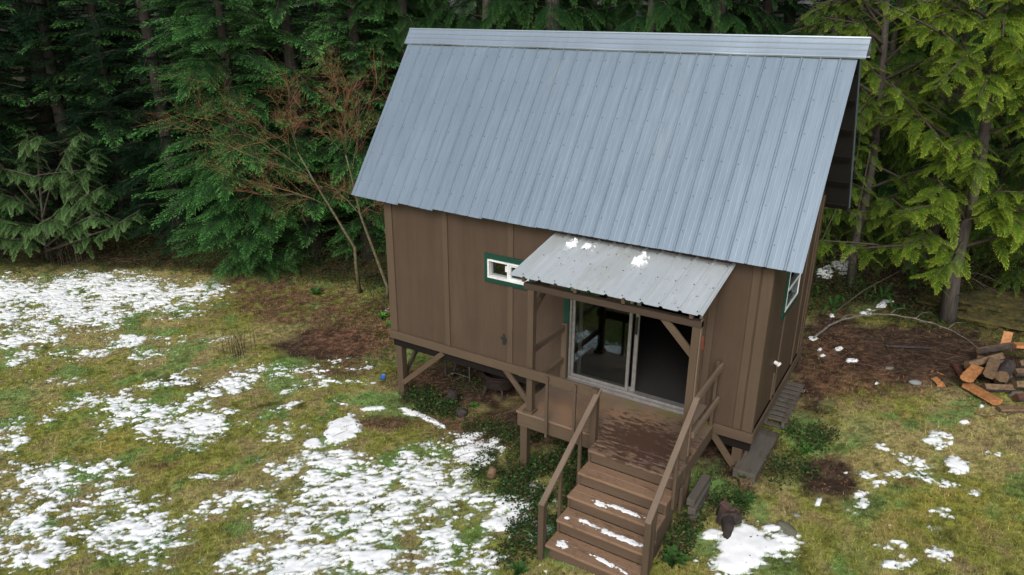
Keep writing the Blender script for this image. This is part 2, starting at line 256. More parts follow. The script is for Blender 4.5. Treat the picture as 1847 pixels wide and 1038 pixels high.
M['steel']=simple('steel_tube',(.20,.20,.20),(.12,.12,.12),20,.4,.8,bs=0)
M['interior']=simple('interior_wall',(.006,.0055,.005),(.005,.0045,.004),3,.95,spec=.03)  # the room's dimness put into a near-black wall colour
M['carpet']=simple('grey_carpet',(.040,.039,.038),(.028,.027,.027),60,.95,bs=.5,spec=.05)
M['redwood']=simple('red_board',(.20,.055,.025),(.15,.04,.02),10,.6)
M['blue']=simple('blue_plastic',(.01,.09,.32),(.02,.12,.4),10,.35)
M['pvc']=simple('white_pipe',(.65,.65,.63),(.5,.5,.48),10,.4,bs=0)
def deck_mat():
    m,nt,b,out=nm('deck_paint')
    v=coord(nt,(.10,1,1));v0=coord(nt)
    g=noise(nt,v,45,6,.65);big=noise(nt,v0,1.4,4,.6)
    c=mix(nt,ramp(nt,g,.3,.7),(.165,.120,.088),(.130,.092,.068))
    # orange-brown patches where the grey film has gone
    c=mix(nt,ramp(nt,big,.42,.62),c,(.215,.132,.078))
    # peeled area on the walked line in front of the open door
    tc=N(nt,'ShaderNodeTexCoord');sx=N(nt,'ShaderNodeSeparateXYZ');nt.links.new(tc.outputs['Object'],sx.inputs[0])
    vl=N(nt,'ShaderNodeVectorMath',operation='MULTIPLY_ADD');vl.inputs[1].default_value=(1/.72,1/.62,0);vl.inputs[2].default_value=(-5.08/.72,1.0/.62,0)
    nt.links.new(tc.outputs['Object'],vl.inputs[0]);ln=N(nt,'ShaderNodeVectorMath',operation='LENGTH');nt.links.new(vl.outputs[0],ln.inputs[0])
    w=noise(nt,coord(nt,(.42,1.3,1)),13,11,.78,.3)
    md=N(nt,'ShaderNodeMath',operation='MULTIPLY_ADD');nt.links.new(ln.outputs['Value'],md.inputs[0]);md.inputs[1].default_value=-.16;nt.links.new(w,md.inputs[2])
    c=mix(nt,ramp(nt,md.outputs[0],.355,.385),c,mix(nt,noise(nt,v0,30,4),(.085,.044,.027),(.040,.024,.017)))
    # green algae close to the door sill
    al=N(nt,'ShaderNodeMapRange');al.inputs['From Min'].default_value=-.42;al.inputs['From Max'].default_value=-.02;nt.links.new(sx.outputs['Y'],al.inputs['Value'])
    ml=N(nt,'ShaderNodeMath',operation='MULTIPLY');nt.links.new(al.outputs[0],ml.inputs[0]);nt.links.new(ramp(nt,noise(nt,v0,4,6),.42,.62),ml.inputs[1])
    c=mix(nt,ml.outputs[0],c,(.12,.115,.035))
    nt.links.new(c,b.inputs['Base Color']);b.inputs['Roughness'].default_value=.55
    bump(nt,b,g,.3,.004);return m
M['deck']=deck_mat()
def metal_mat(name,c1,c2,cs,stain=(.62,.8),rough=.42,metal=.35,st=.5):
    m,nt,b,out=nm(name);v0=coord(nt)
    big=noise(nt,coord(nt,(1,.35,.35)),1.1,5,.6);fine=noise(nt,coord(nt,(1,.12,.12)),14,5,.6)
    c=mix(nt,ramp(nt,big,.3,.7),c1,c2);c=mix(nt,ramp(nt,fine,.3,.8),c,tuple(k*.86 for k in c1))
    s=N(nt,'ShaderNodeMath',operation='MULTIPLY');nt.links.new(ramp(nt,noise(nt,coord(nt,(1,.25,.25)),1.9,6,.65),*stain),s.inputs[0]);s.inputs[1].default_value=st
    c=mix(nt,s.outputs[0],c,cs)
    oi=N(nt,'ShaderNodeObjectInfo');c=mix(nt,ramp(nt,oi.outputs['Random'],0,1),c,tuple(k*.93 for k in c1),) if False else c
    nt.links.new(c,b.inputs['Base Color']);b.inputs['Metallic'].default_value=metal
    rr=N(nt,'ShaderNodeMapRange');rr.inputs['To Min'].default_value=rough-.08;rr.inputs['To Max'].default_value=rough+.12;nt.links.new(big,rr.inputs['Value']);nt.links.new(rr.outputs[0],b.inputs['Roughness'])
    bump(nt,b,noise(nt,coord(nt,(1,.3,.3)),2.6,2,.5),.12,.02);return m
M['roof']=metal_mat('roof_metal',(.180,.238,.300),(.215,.274,.336),(.36,.385,.34))
M['porchroof']=metal_mat('porch_metal',(.46,.505,.53),(.52,.56,.58),(.38,.41,.39),(.55,.62),.4,.2,.6)  # paler than the main roof: brighter light on its flatter tilt put into colour
M['cap']=metal_mat('ridge_metal',(.44,.52,.60),(.38,.46,.54),(.36,.42,.48),(.7,.9),.30,.75)
M['under']=simple('roof_underside',(.011,.011,.012),(.008,.008,.008),6,.8,.0)  # shade under the overhang put into the near-black colour
M['screw']=simple('screw_head',(.10,.10,.10),(.07,.07,.07),6,.5,.6,bs=0)
def glass_mat():
    m,nt,b,out=nm('window_glass');nt.nodes.remove(b)
    g=N(nt,'ShaderNodeBsdfGlossy');g.inputs['Roughness'].default_value=.012;g.inputs['Color'].default_value=(.9,.95,1,1)
    t=N(nt,'ShaderNodeBsdfTransparent');t.inputs['Color'].default_value=(.62,.65,.64,1)
    f=N(nt,'ShaderNodeFresnel');f.inputs['IOR'].default_value=3.4
    mx=N(nt,'ShaderNodeMixShader');ge=N(nt,'ShaderNodeNewGeometry');ml=N(nt,'ShaderNodeMath',operation='MULTIPLY_ADD');nt.links.new(ge.outputs['Backfacing'],ml.inputs[0]);nt.links.new(f.outputs[0],ml.inputs[1]);iv=N(nt,'ShaderNodeMath',operation='SUBTRACT');iv.inputs[0].default_value=1;nt.links.new(ge.outputs['Backfacing'],iv.inputs[1]);ml.operation='MULTIPLY';nt.links.new(iv.outputs[0],ml.inputs[0]);nt.links.new(ml.outputs[0],mx.inputs[0]);nt.links.new(t.outputs[0],mx.inputs[1]);nt.links.new(g.outputs[0],mx.inputs[2])
    nt.links.new(mx.outputs[0],out.inputs[0]);return m
M['glass']=glass_mat()
def vcol_mat(name,rough=.9,scale=40,bs=.6,bd=.015,spec=.15,trans=0,mul=(.35,1.65)):
    m,nt,b,out=nm(name);a=N(nt,'ShaderNodeVertexColor',layer_name='Col')
    c=a.outputs[0]
    if scale:
        g=noise(nt,coord(nt),scale,6,.75);c=mix(nt,1.0,c,ramp(nt,g,.25,.75,(mul[0],)*3+(1,),(mul[1],)*3+(1,)),'MULTIPLY')
        if bs:bump(nt,b,g,bs,bd)
    nt.links.new(c,b.inputs['Base Color']);b.inputs['Roughness'].default_value=rough;b.inputs['Specular IOR Level'].default_value=spec
    if trans:
        t=N(nt,'ShaderNodeBsdfTranslucent');nt.links.new(c,t.inputs['Color']);mx=N(nt,'ShaderNodeMixShader');mx.inputs[0].default_value=trans
        nt.links.new(b.outputs[0],mx.inputs[1]);nt.links.new(t.outputs[0],mx.inputs[2]);nt.links.new(mx.outputs[0],out.inputs[0])
    return m
M['ground']=vcol_mat('ground_soil_moss',.95,34,.9,.02,spec=.05)
M['blade']=vcol_mat('grass_blade',.8,0,0,spec=.08,trans=.15)
M['needle']=vcol_mat('needles',.7,0,0,spec=.06,trans=.25)
M['leafdead']=vcol_mat('dead_leaf',.75,0,0,spec=.3)
def snow_mat():
    m,nt,b,out=nm('old_snow');v=coord(nt);g=noise(nt,v,35,5,.7)
    a=N(nt,'ShaderNodeVertexColor',layer_name='Col');c=mix(nt,1.0,a.outputs[0],ramp(nt,noise(nt,v,9,5),.3,.7,(.90,.92,.93,1),(1,1,1,1)),'MULTIPLY');c=mix(nt,ramp(nt,noise(nt,v,80,2),.70,.76),c,(.25,.2,.13))
    nt.links.new(c,b.inputs['Base Color']);b.inputs['Roughness'].default_value=.7;b.inputs['Specular IOR Level'].default_value=.2
    bump(nt,b,g,.35,.008);return m
M['snow']=snow_mat()
M['bark']=simple('conifer_bark',(.034,.027,.022),(.014,.011,.009),9,.95,bs=1,st=(2.5,2.5,.4),bd=.03)  # bark colour darkened to carry the forest shade
M['cedarbark']=simple('cedar_bark',(.100,.088,.078),(.040,.033,.028),10,.95,bs=1,st=(3,3,.3),bd=.03)
M['limb']=simple('dry_limb',(.075,.058,.044),(.035,.026,.02),20,.9,bs=0)
M['mapletrunk']=simple('mossy_trunk',(.125,.115,.09),(.085,.072,.018),14,.9,r0=.42,r1=.55,bs=.5)
M['mapletwig']=simple('orange_twig',(.29,.135,.060),(.17,.085,.04),9,.7,bs=0)
M['moss']=simple('moss_cushion',(.10,.08,.014),(.022,.022,.008),9,.95,bs=1,bd=.04)
M['splitwood']=simple('fresh_split_wood',(.50,.23,.085),(.27,.11,.038),16,.7,st=(1,1,1),bs=.4)
M['oldsplit']=simple('aged_split_wood',(.19,.125,.070),(.09,.055,.030),18,.8,bs=.5)
M['redsplit']=simple('red_heart_wood',(.12,.04,.022),(.07,.025,.016),14,.8,bs=.5)
M['firbark']=simple('firewood_bark',(.060,.045,.042),(.022,.018,.018),16,.95,bs=1,bd=.02)
M['rock']=simple('lichen_rock',(.17,.165,.12),(.10,.10,.075),12,.9,bs=.6)
M['rockgrey']=simple('grey_rock',(.24,.27,.27),(.17,.18,.18),12,.85,bs=.4)
M['stump']=simple('rotten_stump',(.040,.028,.024),(.015,.011,.010),14,.9,bs=1,bd=.02)
M['stumptop']=simple('rotten_stump_top',(.075,.042,.034),(.05,.028,.022),24,.9,bs=.8)
# ================================================================ CABIN
W,D=6.217,3.14
cabin=empty('cabin',(3.1,1.57,-1.0),'brown board-and-batten cabin on stilts with steep grey metal roof and covered porch','cabin')
def holed(mb,u0,u1,v0,v1,holes,fn,m=0):
    """slab with rectangular openings; fn(u,v,side)->xyz, side 0 outside 1 inside"""
    us=sorted({u0,u1,*[h[0] for h in holes],*[h[1] for h in holes]});vs=sorted({v0,v1,*[h[2] for h in holes],*[h[3] for h in holes]})
    solid=lambda a,b:0<=a<len(us)-1 and 0<=b<len(vs)-1 and not any(h[0]<(us[a]+us[a+1])/2<h[1] and h[2]<(vs[b]+vs[b+1])/2<h[3] for h in holes)
    for a in range(len(us)-1):
        for b in range(len(vs)-1):
            if not solid(a,b):continue
            A,B,C,E=us[a],us[a+1],vs[b],vs[b+1]
            mb.add([fn(A,C,0),fn(B,C,0),fn(B,E,0),fn(A,E,0)],[(0,1,2,3)],m);mb.add([fn(A,C,1),fn(B,C,1),fn(B,E,1),fn(A,E,1)],[(3,2,1,0)],1)
            for ok,q in((solid(a-1,b),(A,C,A,E)),(solid(a+1,b),(B,C,B,E)),(solid(a,b-1),(A,C,B,C)),(solid(a,b+1),(A,E,B,E))):
                if not ok: mb.add([fn(q[0],q[1],0),fn(q[2],q[3],0),fn(q[2],q[3],1),fn(q[0],q[1],1)],[(0,1,2,3)],m)
sl=lambda y:2.38+(min(y,D-y)+.22)*1.4246
DX0,DX1,DZ1=3.47,5.42,1.99
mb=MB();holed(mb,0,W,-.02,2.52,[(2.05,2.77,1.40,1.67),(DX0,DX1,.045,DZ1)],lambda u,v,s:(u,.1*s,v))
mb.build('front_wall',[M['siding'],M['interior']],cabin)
mb=MB();holed(mb,.1,D-.1,-.02,2.40,[(1.06,1.90,1.36,1.98)],lambda u,v,s:(W-.1*s,u,v))
mb.poly([(W-.1,.1,2.40),(W-.1,D-.1,2.40),(W-.1,D-.1,sl(.1)-.08),(W-.1,D/2,sl(D/2)-.08),(W-.1,.1,sl(.1)-.08)],(.1,0,0))
mb.build('side_wall',[M['siding'],M['interior']],cabin)
mb=MB();mb.box(0,.1,.1,D-.1,-.02,2.4);mb.poly([(0,.1,2.40),(0,D-.1,2.40),(0,D-.1,sl(.1)-.08),(0,D/2,sl(D/2)-.08),(0,.1,sl(.1)-.08)],(.1,0,0))
mb.build('side_wall',[M['siding']],cabin)
mb=MB();mb.box(0,W,D-.1,D,-.02,2.52);mb.build('rear_wall',[M['siding']],cabin)
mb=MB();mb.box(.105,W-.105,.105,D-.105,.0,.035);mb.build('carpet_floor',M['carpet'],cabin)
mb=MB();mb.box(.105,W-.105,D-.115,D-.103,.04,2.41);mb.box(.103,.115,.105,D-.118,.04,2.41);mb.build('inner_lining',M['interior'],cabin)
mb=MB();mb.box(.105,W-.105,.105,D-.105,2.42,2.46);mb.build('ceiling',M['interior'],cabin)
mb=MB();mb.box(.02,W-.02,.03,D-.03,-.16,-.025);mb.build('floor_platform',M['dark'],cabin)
def board(name,x0,x1,y0,y1,z0,z1,mat='trim',bev=.003,par=None):
    mb=MB();mb.box(x0,x1,y0,y1,z0,z1);return mb.build(name,M[mat],par or cabin,bevel=bev)
# battens on the front wall, split round the window
board('corner_board',-.022,.135,-.022,-.001,.0,2.5);board('corner_board',W-.115,W+.022,-.022,-.001,.0,2.5)
board('corner_board',W+.001,W+.021,-.0008,.10,.0,2.6);board('corner_board',W+.001,W+.021,D-.1,D,.0,2.6)
for x,z0,z1 in((1.22,0,2.5),(2.44,0,1.305),(2.44,1.775,2.5),(5.53,0,2.5),(6.03,0,2.5)): board('batten',x-.048,x+.048,-.02,-.001,z0,z1)
for y,z0,z1 in((1.22,0,1.27),(1.22,2.09,3.9),(2.40,0,3.3),(2.86,0,2.7)): board('batten',W+.001,W+.021,y-.045,y+.045,z0,z1)
board('batten',W+.001,W+.024,1.02,1.06,.004,.43)
board('skirt_board',-.035,W+.035,-.045,-.0235,-.15,.0,'trimx');board('skirt_board',W+.0235,W+.045,-.0225,D,-.15,.0,'trimy');board('skirt_board',-.045,-.0235,-.0225,D,-.15,.0,'trimy')
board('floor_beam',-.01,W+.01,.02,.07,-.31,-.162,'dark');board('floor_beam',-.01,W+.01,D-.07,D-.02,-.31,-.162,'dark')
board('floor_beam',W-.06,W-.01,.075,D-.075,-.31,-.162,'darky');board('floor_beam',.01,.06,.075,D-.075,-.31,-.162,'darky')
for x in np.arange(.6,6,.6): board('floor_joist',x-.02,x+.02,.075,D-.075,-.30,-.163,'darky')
def gnd(x,y): return float(gz(x,y))
for x in(.10,3.08,6.07):
    for y in(.08,1.6,3.04):
        board('stilt',x-.065,x+.065,y-.065,y+.065,gnd(x,y)-.15,-.312,'post',.004)
def beam(name,p0,p1,w,h,mat='trimx',up=(0,0,1),par=None,bev=.003):
    mb=MB();mb.beam(p0,p1,w,h,up);return mb.build(name,M[mat],par or cabin,bevel=bev)
beam('brace',(.19,-.005,-1.0),(1.10,-.005,-.18),.04,.09);beam('brace',(2.33,-.005,-.12),(3.06,-.005,-.88),.04,.09);beam('brace',(5.68,-.005,-.12),(6.05,-.005,-.58),.04,.09)
beam('brace',(.10,.15,-.92),(.10,.80,-.30),.04,.09,'trimy');beam('brace',(6.15,.2,-.55),(6.15,.55,-.2),.04,.09,'trimy');beam('brace',(3.5,.0,-.12),(3.1,.0,-.6),.04,.09)
mb=MB();mb.cyl((.33,1.05,-1.35),(.36,1.05,-.2),.022,n=10);mb.build('drain_pipe',M['steel'],cabin)
# black tape cross on the wall
mb=MB();mb.poly([(2.295,-.004,.29),(2.35,-.004,.29),(2.35,-.004,.335),(2.395,-.004,.335),(2.39,-.004,.41),(2.35,-.004,.415),(2.35,-.004,.45),(2.335,-.004,.45),(2.335,-.004,.48),(2.30,-.004,.48),(2.30,-.004,.42),(2.255,-.004,.42),(2.26,-.004,.375),(2.295,-.004,.375)],(0,.003,0));mb.build('wall_patch',M['black'],cabin)
mb=MB();mb.cyl((W,.97,.63),(W+.07,.97,.61),.028,n=12);mb.cyl((W+.05,.97,.62),(W+.075,.97,.60),.038,n=12);mb.build('vent_spout',M['pvc'],cabin)
mb=MB();mb.poly([(5.30,-.030,1.32),(5.37,-.030,1.31),(5.475,-.030,1.20),(5.478,-.030,1.03),(5.30,-.030,1.03)],(0,.028,0));mb.build('wall_plaque',M['redwood'],cabin,bevel=.003)
# ---------------- windows
def ring(mb,fn,u0,u1,v0,v1,t,d0,d1,m=0):
    for a,b,c,e in((u0,u1,v1-t,v1),(u0,u1,v0,v0+t),(u0,u0+t,v0+t,v1-t),(u1-t,u1,v0+t,v1-t)):
        P=[fn(x,z,d) for x in(a,b) for d in(d0,d1) for z in(c,e)]
        mb.add(P,[(0,1,3,2),(4,6,7,5),(0,4,5,1),(2,3,7,6),(0,2,6,4),(1,5,7,3)],m)
def slab(mb,fn,a,b,c,e,d0,d1,m=0):
    P=[fn(x,z,d) for x in(a,b) for d in(d0,d1) for z in(c,e)]
    mb.add(P,[(0,1,3,2),(4,6,7,5),(0,4,5,1),(2,3,7,6),(0,2,6,4),(1,5,7,3)],m)
F=lambda u,v,d:(u,-d,v)
wtag='white framed horizontal window with a wide dark green surround'
mb=MB();ring(mb,F,1.975,2.845,1.31,1.77,.082,.0,.032);win=mb.build('window',M['green'],cabin,bevel=.003);win['label']=wtag
mb=MB();ring(mb,F,2.040,2.780,1.385,1.685,.028,-.07,.045);slab(mb,F,2.395,2.425,1.413,1.657,-.06,.042);mb.build('frame',M['white'],win,bevel=.002)
mb=MB();ring(mb,F,2.425,2.752,1.413,1.657,.03,-.05,.03);mb.build('sash',M['white'],win,bevel=.002)
mb=MB();ring(mb,F,2.068,2.395,1.413,1.657,.03,-.065,-.03);mb.build('sash',M['alu'],win,bevel=.002)
mb=MB();slab(mb,F,2.098,2.365,1.443,1.627,-.05,-.046);slab(mb,F,2.455,2.722,1.443,1.627,-.012,-.008);mb.build('pane',M['glass'],win)
mb=MB();slab(mb,F,2.31,2.355,1.50,1.60,-.045,-.043);mb.build('sticker',M['white'],win)
G=lambda u,v,d:(W+d,u,v)
mb=MB();ring(mb,G,.97,1.99,1.275,2.07,.09,.0,.022);win=mb.build('window',M['green'],cabin,bevel=.003);win['label']='tall white sash window with a green surround on the gable side'
mb=MB();ring(mb,G,1.055,1.905,1.36,1.985,.035,-.07,.026);slab(mb,G,1.090,1.870,1.645,1.685,-.05,.022);mb.build('frame',M['white'],win,bevel=.002)
mb=MB();slab(mb,G,1.09,1.87,1.395,1.645,.008,.012);slab(mb,G,1.09,1.87,1.685,1.95,.012,.016);mb.build('pane',M['glass'],win)
# ---------------- sliding door
door=empty('sliding_door',tuple(np.array((4.4,0,0))-np.array(cabin.location)));door.parent=cabin
mb=MB();slab(mb,F,3.375,3.466,.004,2.09,.0,.03);slab(mb,F,3.468,5.425,1.995,2.09,.0,.028);mb.build('door_trim',M['green'],door,bevel=.003)
mb=MB();ring(mb,F,DX0+.002,DX1-.002,.047,DZ1-.002,.035,-.098,.022);mb.build('door_frame',M['alu'],door,bevel=.003)
mb=MB();slab(mb,F,3.45,5.44,.005,.045,-.02,.075);mb.build('threshold',M['alu'],door,bevel=.003)
mb=MB();ring(mb,F,3.51,4.44,.085,1.95,.045,-.03,.005);pn=mb.build('door_panel',M['alu'],door,bevel=.003)
mb=MB();slab(mb,F,3.553,4.397,.128,1.907,-.015,-.010);mb.build('pane',M['glass'],pn)
mb=MB();ring(mb,F,3.60,4.53,.085,1.95,.055,-.075,-.04);pn=mb.build('door_panel',M['alu'],door,bevel=.003)
mb=MB();slab(mb,F,3.653,4.477,.138,1.897,-.06,-.056);mb.build('pane',M['glass'],pn)
mb=MB();slab(mb,F,4.487,4.517,1.00,1.26,-.041,.0);mb.build('door_handle',M['black'],pn,bevel=.006)
# ---------------- main roof
SL=math.hypot(D/2+.22,4.93-2.38);sd=np.array((0,(D/2+.22)/SL,(4.93-2.38)/SL));sn=np.array((0,-sd[2],sd[1]))
def profile(xa,xb,ribs,pitch,rh=.016,rb=.019,rt=.008):
    pts=[(xa,0)];
    for xr in ribs:
        for dx,h in((-rb,0),(-rt,rh),(rt,rh),(rb,0)):
            pts.append((xr+dx,h))
        for f in(1/3,2/3):
            c=xr+pitch*f
            for dx,h in((-.006,0),(-.002,.0010),(.002,.0010),(.006,0)): pts.append((c+dx,h))
    pts=[q for q in pts if xa<=q[0]<=xb];pts.append((xb,0));pts.sort(key=lambda q:q[0])
    if pts[0][0]==pts[1][0]:pts=pts[1:]
    return pts
def slope_sheets(front,name_root):
    mir=(lambda p:p) if front else (lambda p:np.array((p[0],D-p[1],p[2])))
    root=empty(name_root,tuple(np.array((3,D/2,3.5))-np.array(cabin.location)));root.parent=cabin
    edges=[-.54,.44,1.13,2.04,2.96,3.87,4.785,5.70,6.58]
    for i in range(8):
        xa,xb=edges[i],edges[i+1]
        ribs=[.44+.2286*k for k in range(-5,28) if xa-.03<=.44+.2286*k<=xb+.001+.02]
        xb2=xb+(.028 if i<7 else 0);P=profile(xa,xb2,ribs,.2286)
        V=[];rows=9;lift=.002*(i%2) + .004
        for r in range(rows):
            s=r/(rows-1)*(SL-.02)
            for x,h in P:
                u=(x-xa)/(xb2-xa);s0=s
                if r==0: s0=s-((.034*u,.030*u,.022*u,.012*u,0,.006*u,0,.0)[i] if front else 0)
                wob=.0022*(vnoise(np.array(x*2.2),np.array(s*1.7+i*9),3)-.5)
                V.append(mir(np.array((x,-.22,2.38))+sd*s0+sn*(h+lift+float(wob))))
        k=len(P);Fc=[(r*k+c,r*k+c+1,(r+1)*k+c+1,(r+1)*k+c) for r in range(rows-1) for c in range(k-1)]
        if not front: Fc=[f[::-1] for f in Fc]
        mb=MB();mb.add(V,Fc);o=mb.build('metal_sheet',M['roof'],root)
    mb=MB();x=0
    for k in range(-4,27):
        xr=.44+.2286*k
        if xr>6.5:break
        for s in(.28,.78,1.28,1.76,2.24,2.66):
            p=mir(np.array((xr+.045+random.uniform(-.006,.006),-.22,2.38))+sd*(s+random.uniform(-.012,.012))+sn*.005)
            n=mir(sn)-mir(np.zeros(3));mb.cyl(p,p+n*.006,.0072,n=6)
    sc=mb.build('roof_screws',M['screw'],root);sc['kind']='stuff'
    mb=MB();a=np.array((-.50,-.19,2.38))+sd*.02
    P=[mir(np.array((x,-.22,2.38))+sd*s+sn*h) for x in(-.52,6.56) for s in(.03,SL-.03) for h in(-.016,-.002)]
    mb.add(P,[(0,1,3,2),(4,6,7,5),(0,4,5,1),(2,3,7,6),(0,2,6,4),(1,5,7,3)]);mb.build('roof_underlay',M['under'],root)
    for s in(.07,.58,1.1,1.62,2.14,2.66,3.0):
        mb=MB();c=np.array((0,-.22,2.38))+sd*s-sn*.038
        p0=mir(c+np.array((-.50,0,0)));p1=mir(c+np.array((6.55,0,0)));n=mir(sn)-mir(np.zeros(3))
        mb.beam(p0,p1,.085,.04,up=n);mb.build('purlin',M['dark'],root)
    for x in(.05,6.13):
        mb=MB();p0=mir(np.array((x,-.17,2.38))+sd*.0-sn*.085);p1=mir(np.array((x,-.22,2.38))+sd*(SL-.06)-sn*.085);mb.beam(p0,p1,.04,.05,up=(1,0,0));mb.build('rafter',M['darky'],root)
slope_sheets(True,'front_roof_slope');slope_sheets(False,'rear_roof_slope')
prof=[(.0,.044),(.016,.040),(.026,.031),(.085,.029),(.092,.034),(.102,.034),(.109,.028),(.165,.027),(.172,.032),(.182,.032),(.189,.026),(.25,.025),(.262,.031),(.286,.029),(.298,.014)]
cap=empty('ridge_cap',tuple(np.array((3,D/2,4.95))-np.array(cabin.location)));cap.parent=cabin
for i,(xa,xb) in enumerate(((-.60,1.90),(1.86,4.22),(4.18,6.67))):
    mb=MB();V=[];nx=14;pr=[(s,h,1) for s,h in prof[::-1]]+[(s,h,-1) for s,h in prof[1:]]
    for j in range(nx):
        x=xa+(xb-xa)*j/(nx-1)
        for s,h,side in pr:
            b=.008*math.sin(3.1*x+1)*(s/.3)**2+.008*(s/.3)**2+(.0015 if i==1 else 0)+.004*math.sin(7*x)*(s/.3)
            q=np.array((x,D/2,4.93))-sd*s+sn*(h+b)
            q[1]=min(q[1],D/2) if s<.03 else q[1]
            V.append(q if side>0 else np.array((q[0],D-q[1],q[2])))
    k=len(pr);mb.add(V,[(r*k+c,(r+1)*k+c,(r+1)*k+c+1,r*k+c+1) for r in range(nx-1) for c in range(k-1)])
    o=mb.build('cap_piece',M['cap'],cap);m_=o.modifiers.new('s','SOLIDIFY');m_.thickness=.0015
# ================================================================ porch (part of the cabin)
porch=empty('porch',tuple(np.array((4.5,-.6,0))-np.array(cabin.location)));porch.parent=cabin
def pb(name,*a,**k): return board(name,*a,par=porch,**k)
pb('deck',3.28,5.74,-1.195,-.046,-.032,0.,'deck',.004)
pb('fascia_board',3.295,5.70,-1.18,-1.145,-.235,-.034,'trimx');pb('fascia_board',5.70,5.735,-1.18,-.05,-.235,-.034,'trimy');pb('fascia_board',3.29,3.325,-1.14,-.05,-.235,-.034,'trimy')
for x in(3.9,4.5,5.1): pb('deck_joist',x-.02,x+.02,-1.14,-.05,-.22,-.036,'darky')
for x,y in((3.375,-1.09),(5.68,-.95),(4.62,-1.09)): pb('deck_stilt',x-.055,x+.055,y-.05,y+.05,gnd(x,y)-.15,-.235 if x<5 else -.236,'post')
pb('porch_post',3.425,3.515,-1.165,-1.075,.04,1.83,'post');pb('porch_post',5.635,5.725,-1.165,-1.075,.04,1.83,'post')
for x in(3.47,5.665): pb('post_foot',x-.085,x+.072,-1.20,-1.04,.001,.038,'trim')
mb=MB();mb.box(5.726,5.740,-1.15,-1.09,.1,1.93);mb.build('post_strip',M['railtop'],porch)
pb('porch_beam',3.36,5.74,-1.165,-1.075,1.832,1.915,'beamshade');pb('porch_beam',3.43,3.51,-1.07,-.025,1.80,1.885,'trimy')
py0,pz0,py1,pz1=-1.26,2.025,-.022,2.285;pl=math.hypot(py1-py0,pz1-pz0);pd=np.array((0,(py1-py0)/pl,(pz1-pz0)/pl));pn_=np.array((0,-pd[2],pd[1]))
for x in(3.38,4.13,4.78,5.62): beam('porch_rafter',np.array((x,-1.215,0))+np.array((0,0,pz0+.01-.055)),np.array((x,-.03,pz1-.058)),.045,.075,'darky' if x not in(3.38,4.13,4.78,5.62) else 'trimy',par=porch)
beam('porch_ledger',(3.3,-.042,2.215),(5.7,-.042,2.215),.035,.07,'dark',par=porch)
beam('porch_brace',(3.47,-1.08,1.50),(3.47,-.62,1.83),.04,.085,'trimy',par=porch);beam('porch_brace',(5.66,-1.125,1.46),(5.24,-1.125,1.88),.04,.085,'trimx',par=porch)


edges=[3.195,4.105,5.04,5.765]
for i in range(3):
    xa,xb=edges[i],edges[i+1];ribs=[3.42+.2315*k for k in range(11) if xa-.03<=3.42+.2315*k<=xb+.02];xb2=xb+(.025 if i<2 else 0)
    P=profile(xa,xb2,ribs,.2315,.021,.030,.012);V=[]
    for r in range(4):
        for x,h in P: V.append(np.array((x,py0,pz0))+pd*(pl*r/3)+pn_*(h+.003*(i%2)))
    k=len(P);mb=MB();mb.add(V,[(r*k+c,r*k+c+1,(r+1)*k+c+1,(r+1)*k+c) for r in range(3) for c in range(k-1)]);o=mb.build('porch_roof_sheet',M['porchroof'],porch);m_=o.modifiers.new('s','SOLIDIFY');m_.thickness=.0015
mb=MB()
for k in range(11):
    for s in(.07,.62,1.17):
        p=np.array((3.42+.2315*k-.05,py0,pz0))+pd*s+pn_*.003;mb.cyl(p,p+pn_*.007,.008,n=6)
sc=mb.build('roof_screws',M['screw'],porch);sc['kind']='stuff'
# left side rails, front rail, right side rails
board('rail_post',3.385,3.475,-.10,-.046,.001,.955,'trim',par=porch)
board('side_rail',3.40,3.44,-1.07,-.102,.84,.93,'trimy',par=porch);board('side_rail',3.40,3.44,-1.07,-.102,.32,.41,'trimy',par=porch)
board('front_rail',3.335,4.452,-1.235,-1.197,.575,.72,'trimx',par=porch)
for x in(3.80,4.215): board('baluster',x-.02,x+.02,-1.270,-1.237,-.235,.70,'trim',par=porch)
board('newel_post',4.455,4.545,-1.285,-1.197,-.26,.725,'post',par=porch)
board('rail_post',5.695,5.735,-.135,-.046,.001,.97,'trim',par=porch)
board('side_rail',5.738,5.776,-1.13,-.05,.845,.93,'railtop',par=porch);board('side_rail',5.738,5.776,-1.10,-.05,.345,.43,'railtop',par=porch)
board('rail_plank',5.59,5.70,-1.02,-.38,.395,.435,'railtop',par=porch)
# ---------------- stairs
stairs=empty('staircase',tuple(np.array((5.15,-2,-.5))-np.array(cabin.location)));stairs.parent=cabin
SX0,SX1=4.565,5.735
ny=lambda k:-1.53-.27*k
board('tread',SX0,SX1,-1.36,-1.198,-.034,-.001,'deck',par=stairs);board('tread',SX0,SX1,ny(0),-1.365,-.035,-.002,'deck',par=stairs)
for k in range(1,5):
    y=ny(k);z=-.18*k
    board('tread',SX0,SX1+.003,y,y+.142,z-.036,z-.001,'tread',.004,stairs);board('tread',SX0+.002,SX1,y+.147,y+.288,z-.036,z-.002,'tread',.004,stairs)
for k in range(5):
    y=ny(k);z=-.18*k;zb=-.18*(k+1) if k<4 else -.99
    board('riser',SX0+.034,SX1-.034,y+.022,y+.042,z-.118,z-.038,'riser',.002,stairs);board('riser',SX0+.034,SX1-.034,y+.024,y+.044,zb+.001,z-.121,'riser',.002,stairs)
for x in(SX0+.002,SX1-.032):
    pts=[(x,-1.20,-.037)]
    for k in range(5):
        y=ny(k);z=-.18*k-.037;pts+=[(x,y+.016,z),(x,y+.016,z-.18 if k<4 else -1.0)]
    pts+=[(x,ny(4)+.35,-1.0),(x,-1.20,-.37)]
    mb=MB();mb.poly(pts,(.03,0,0));mb.build('stringer',M['trimy'],stairs,bevel=.002)
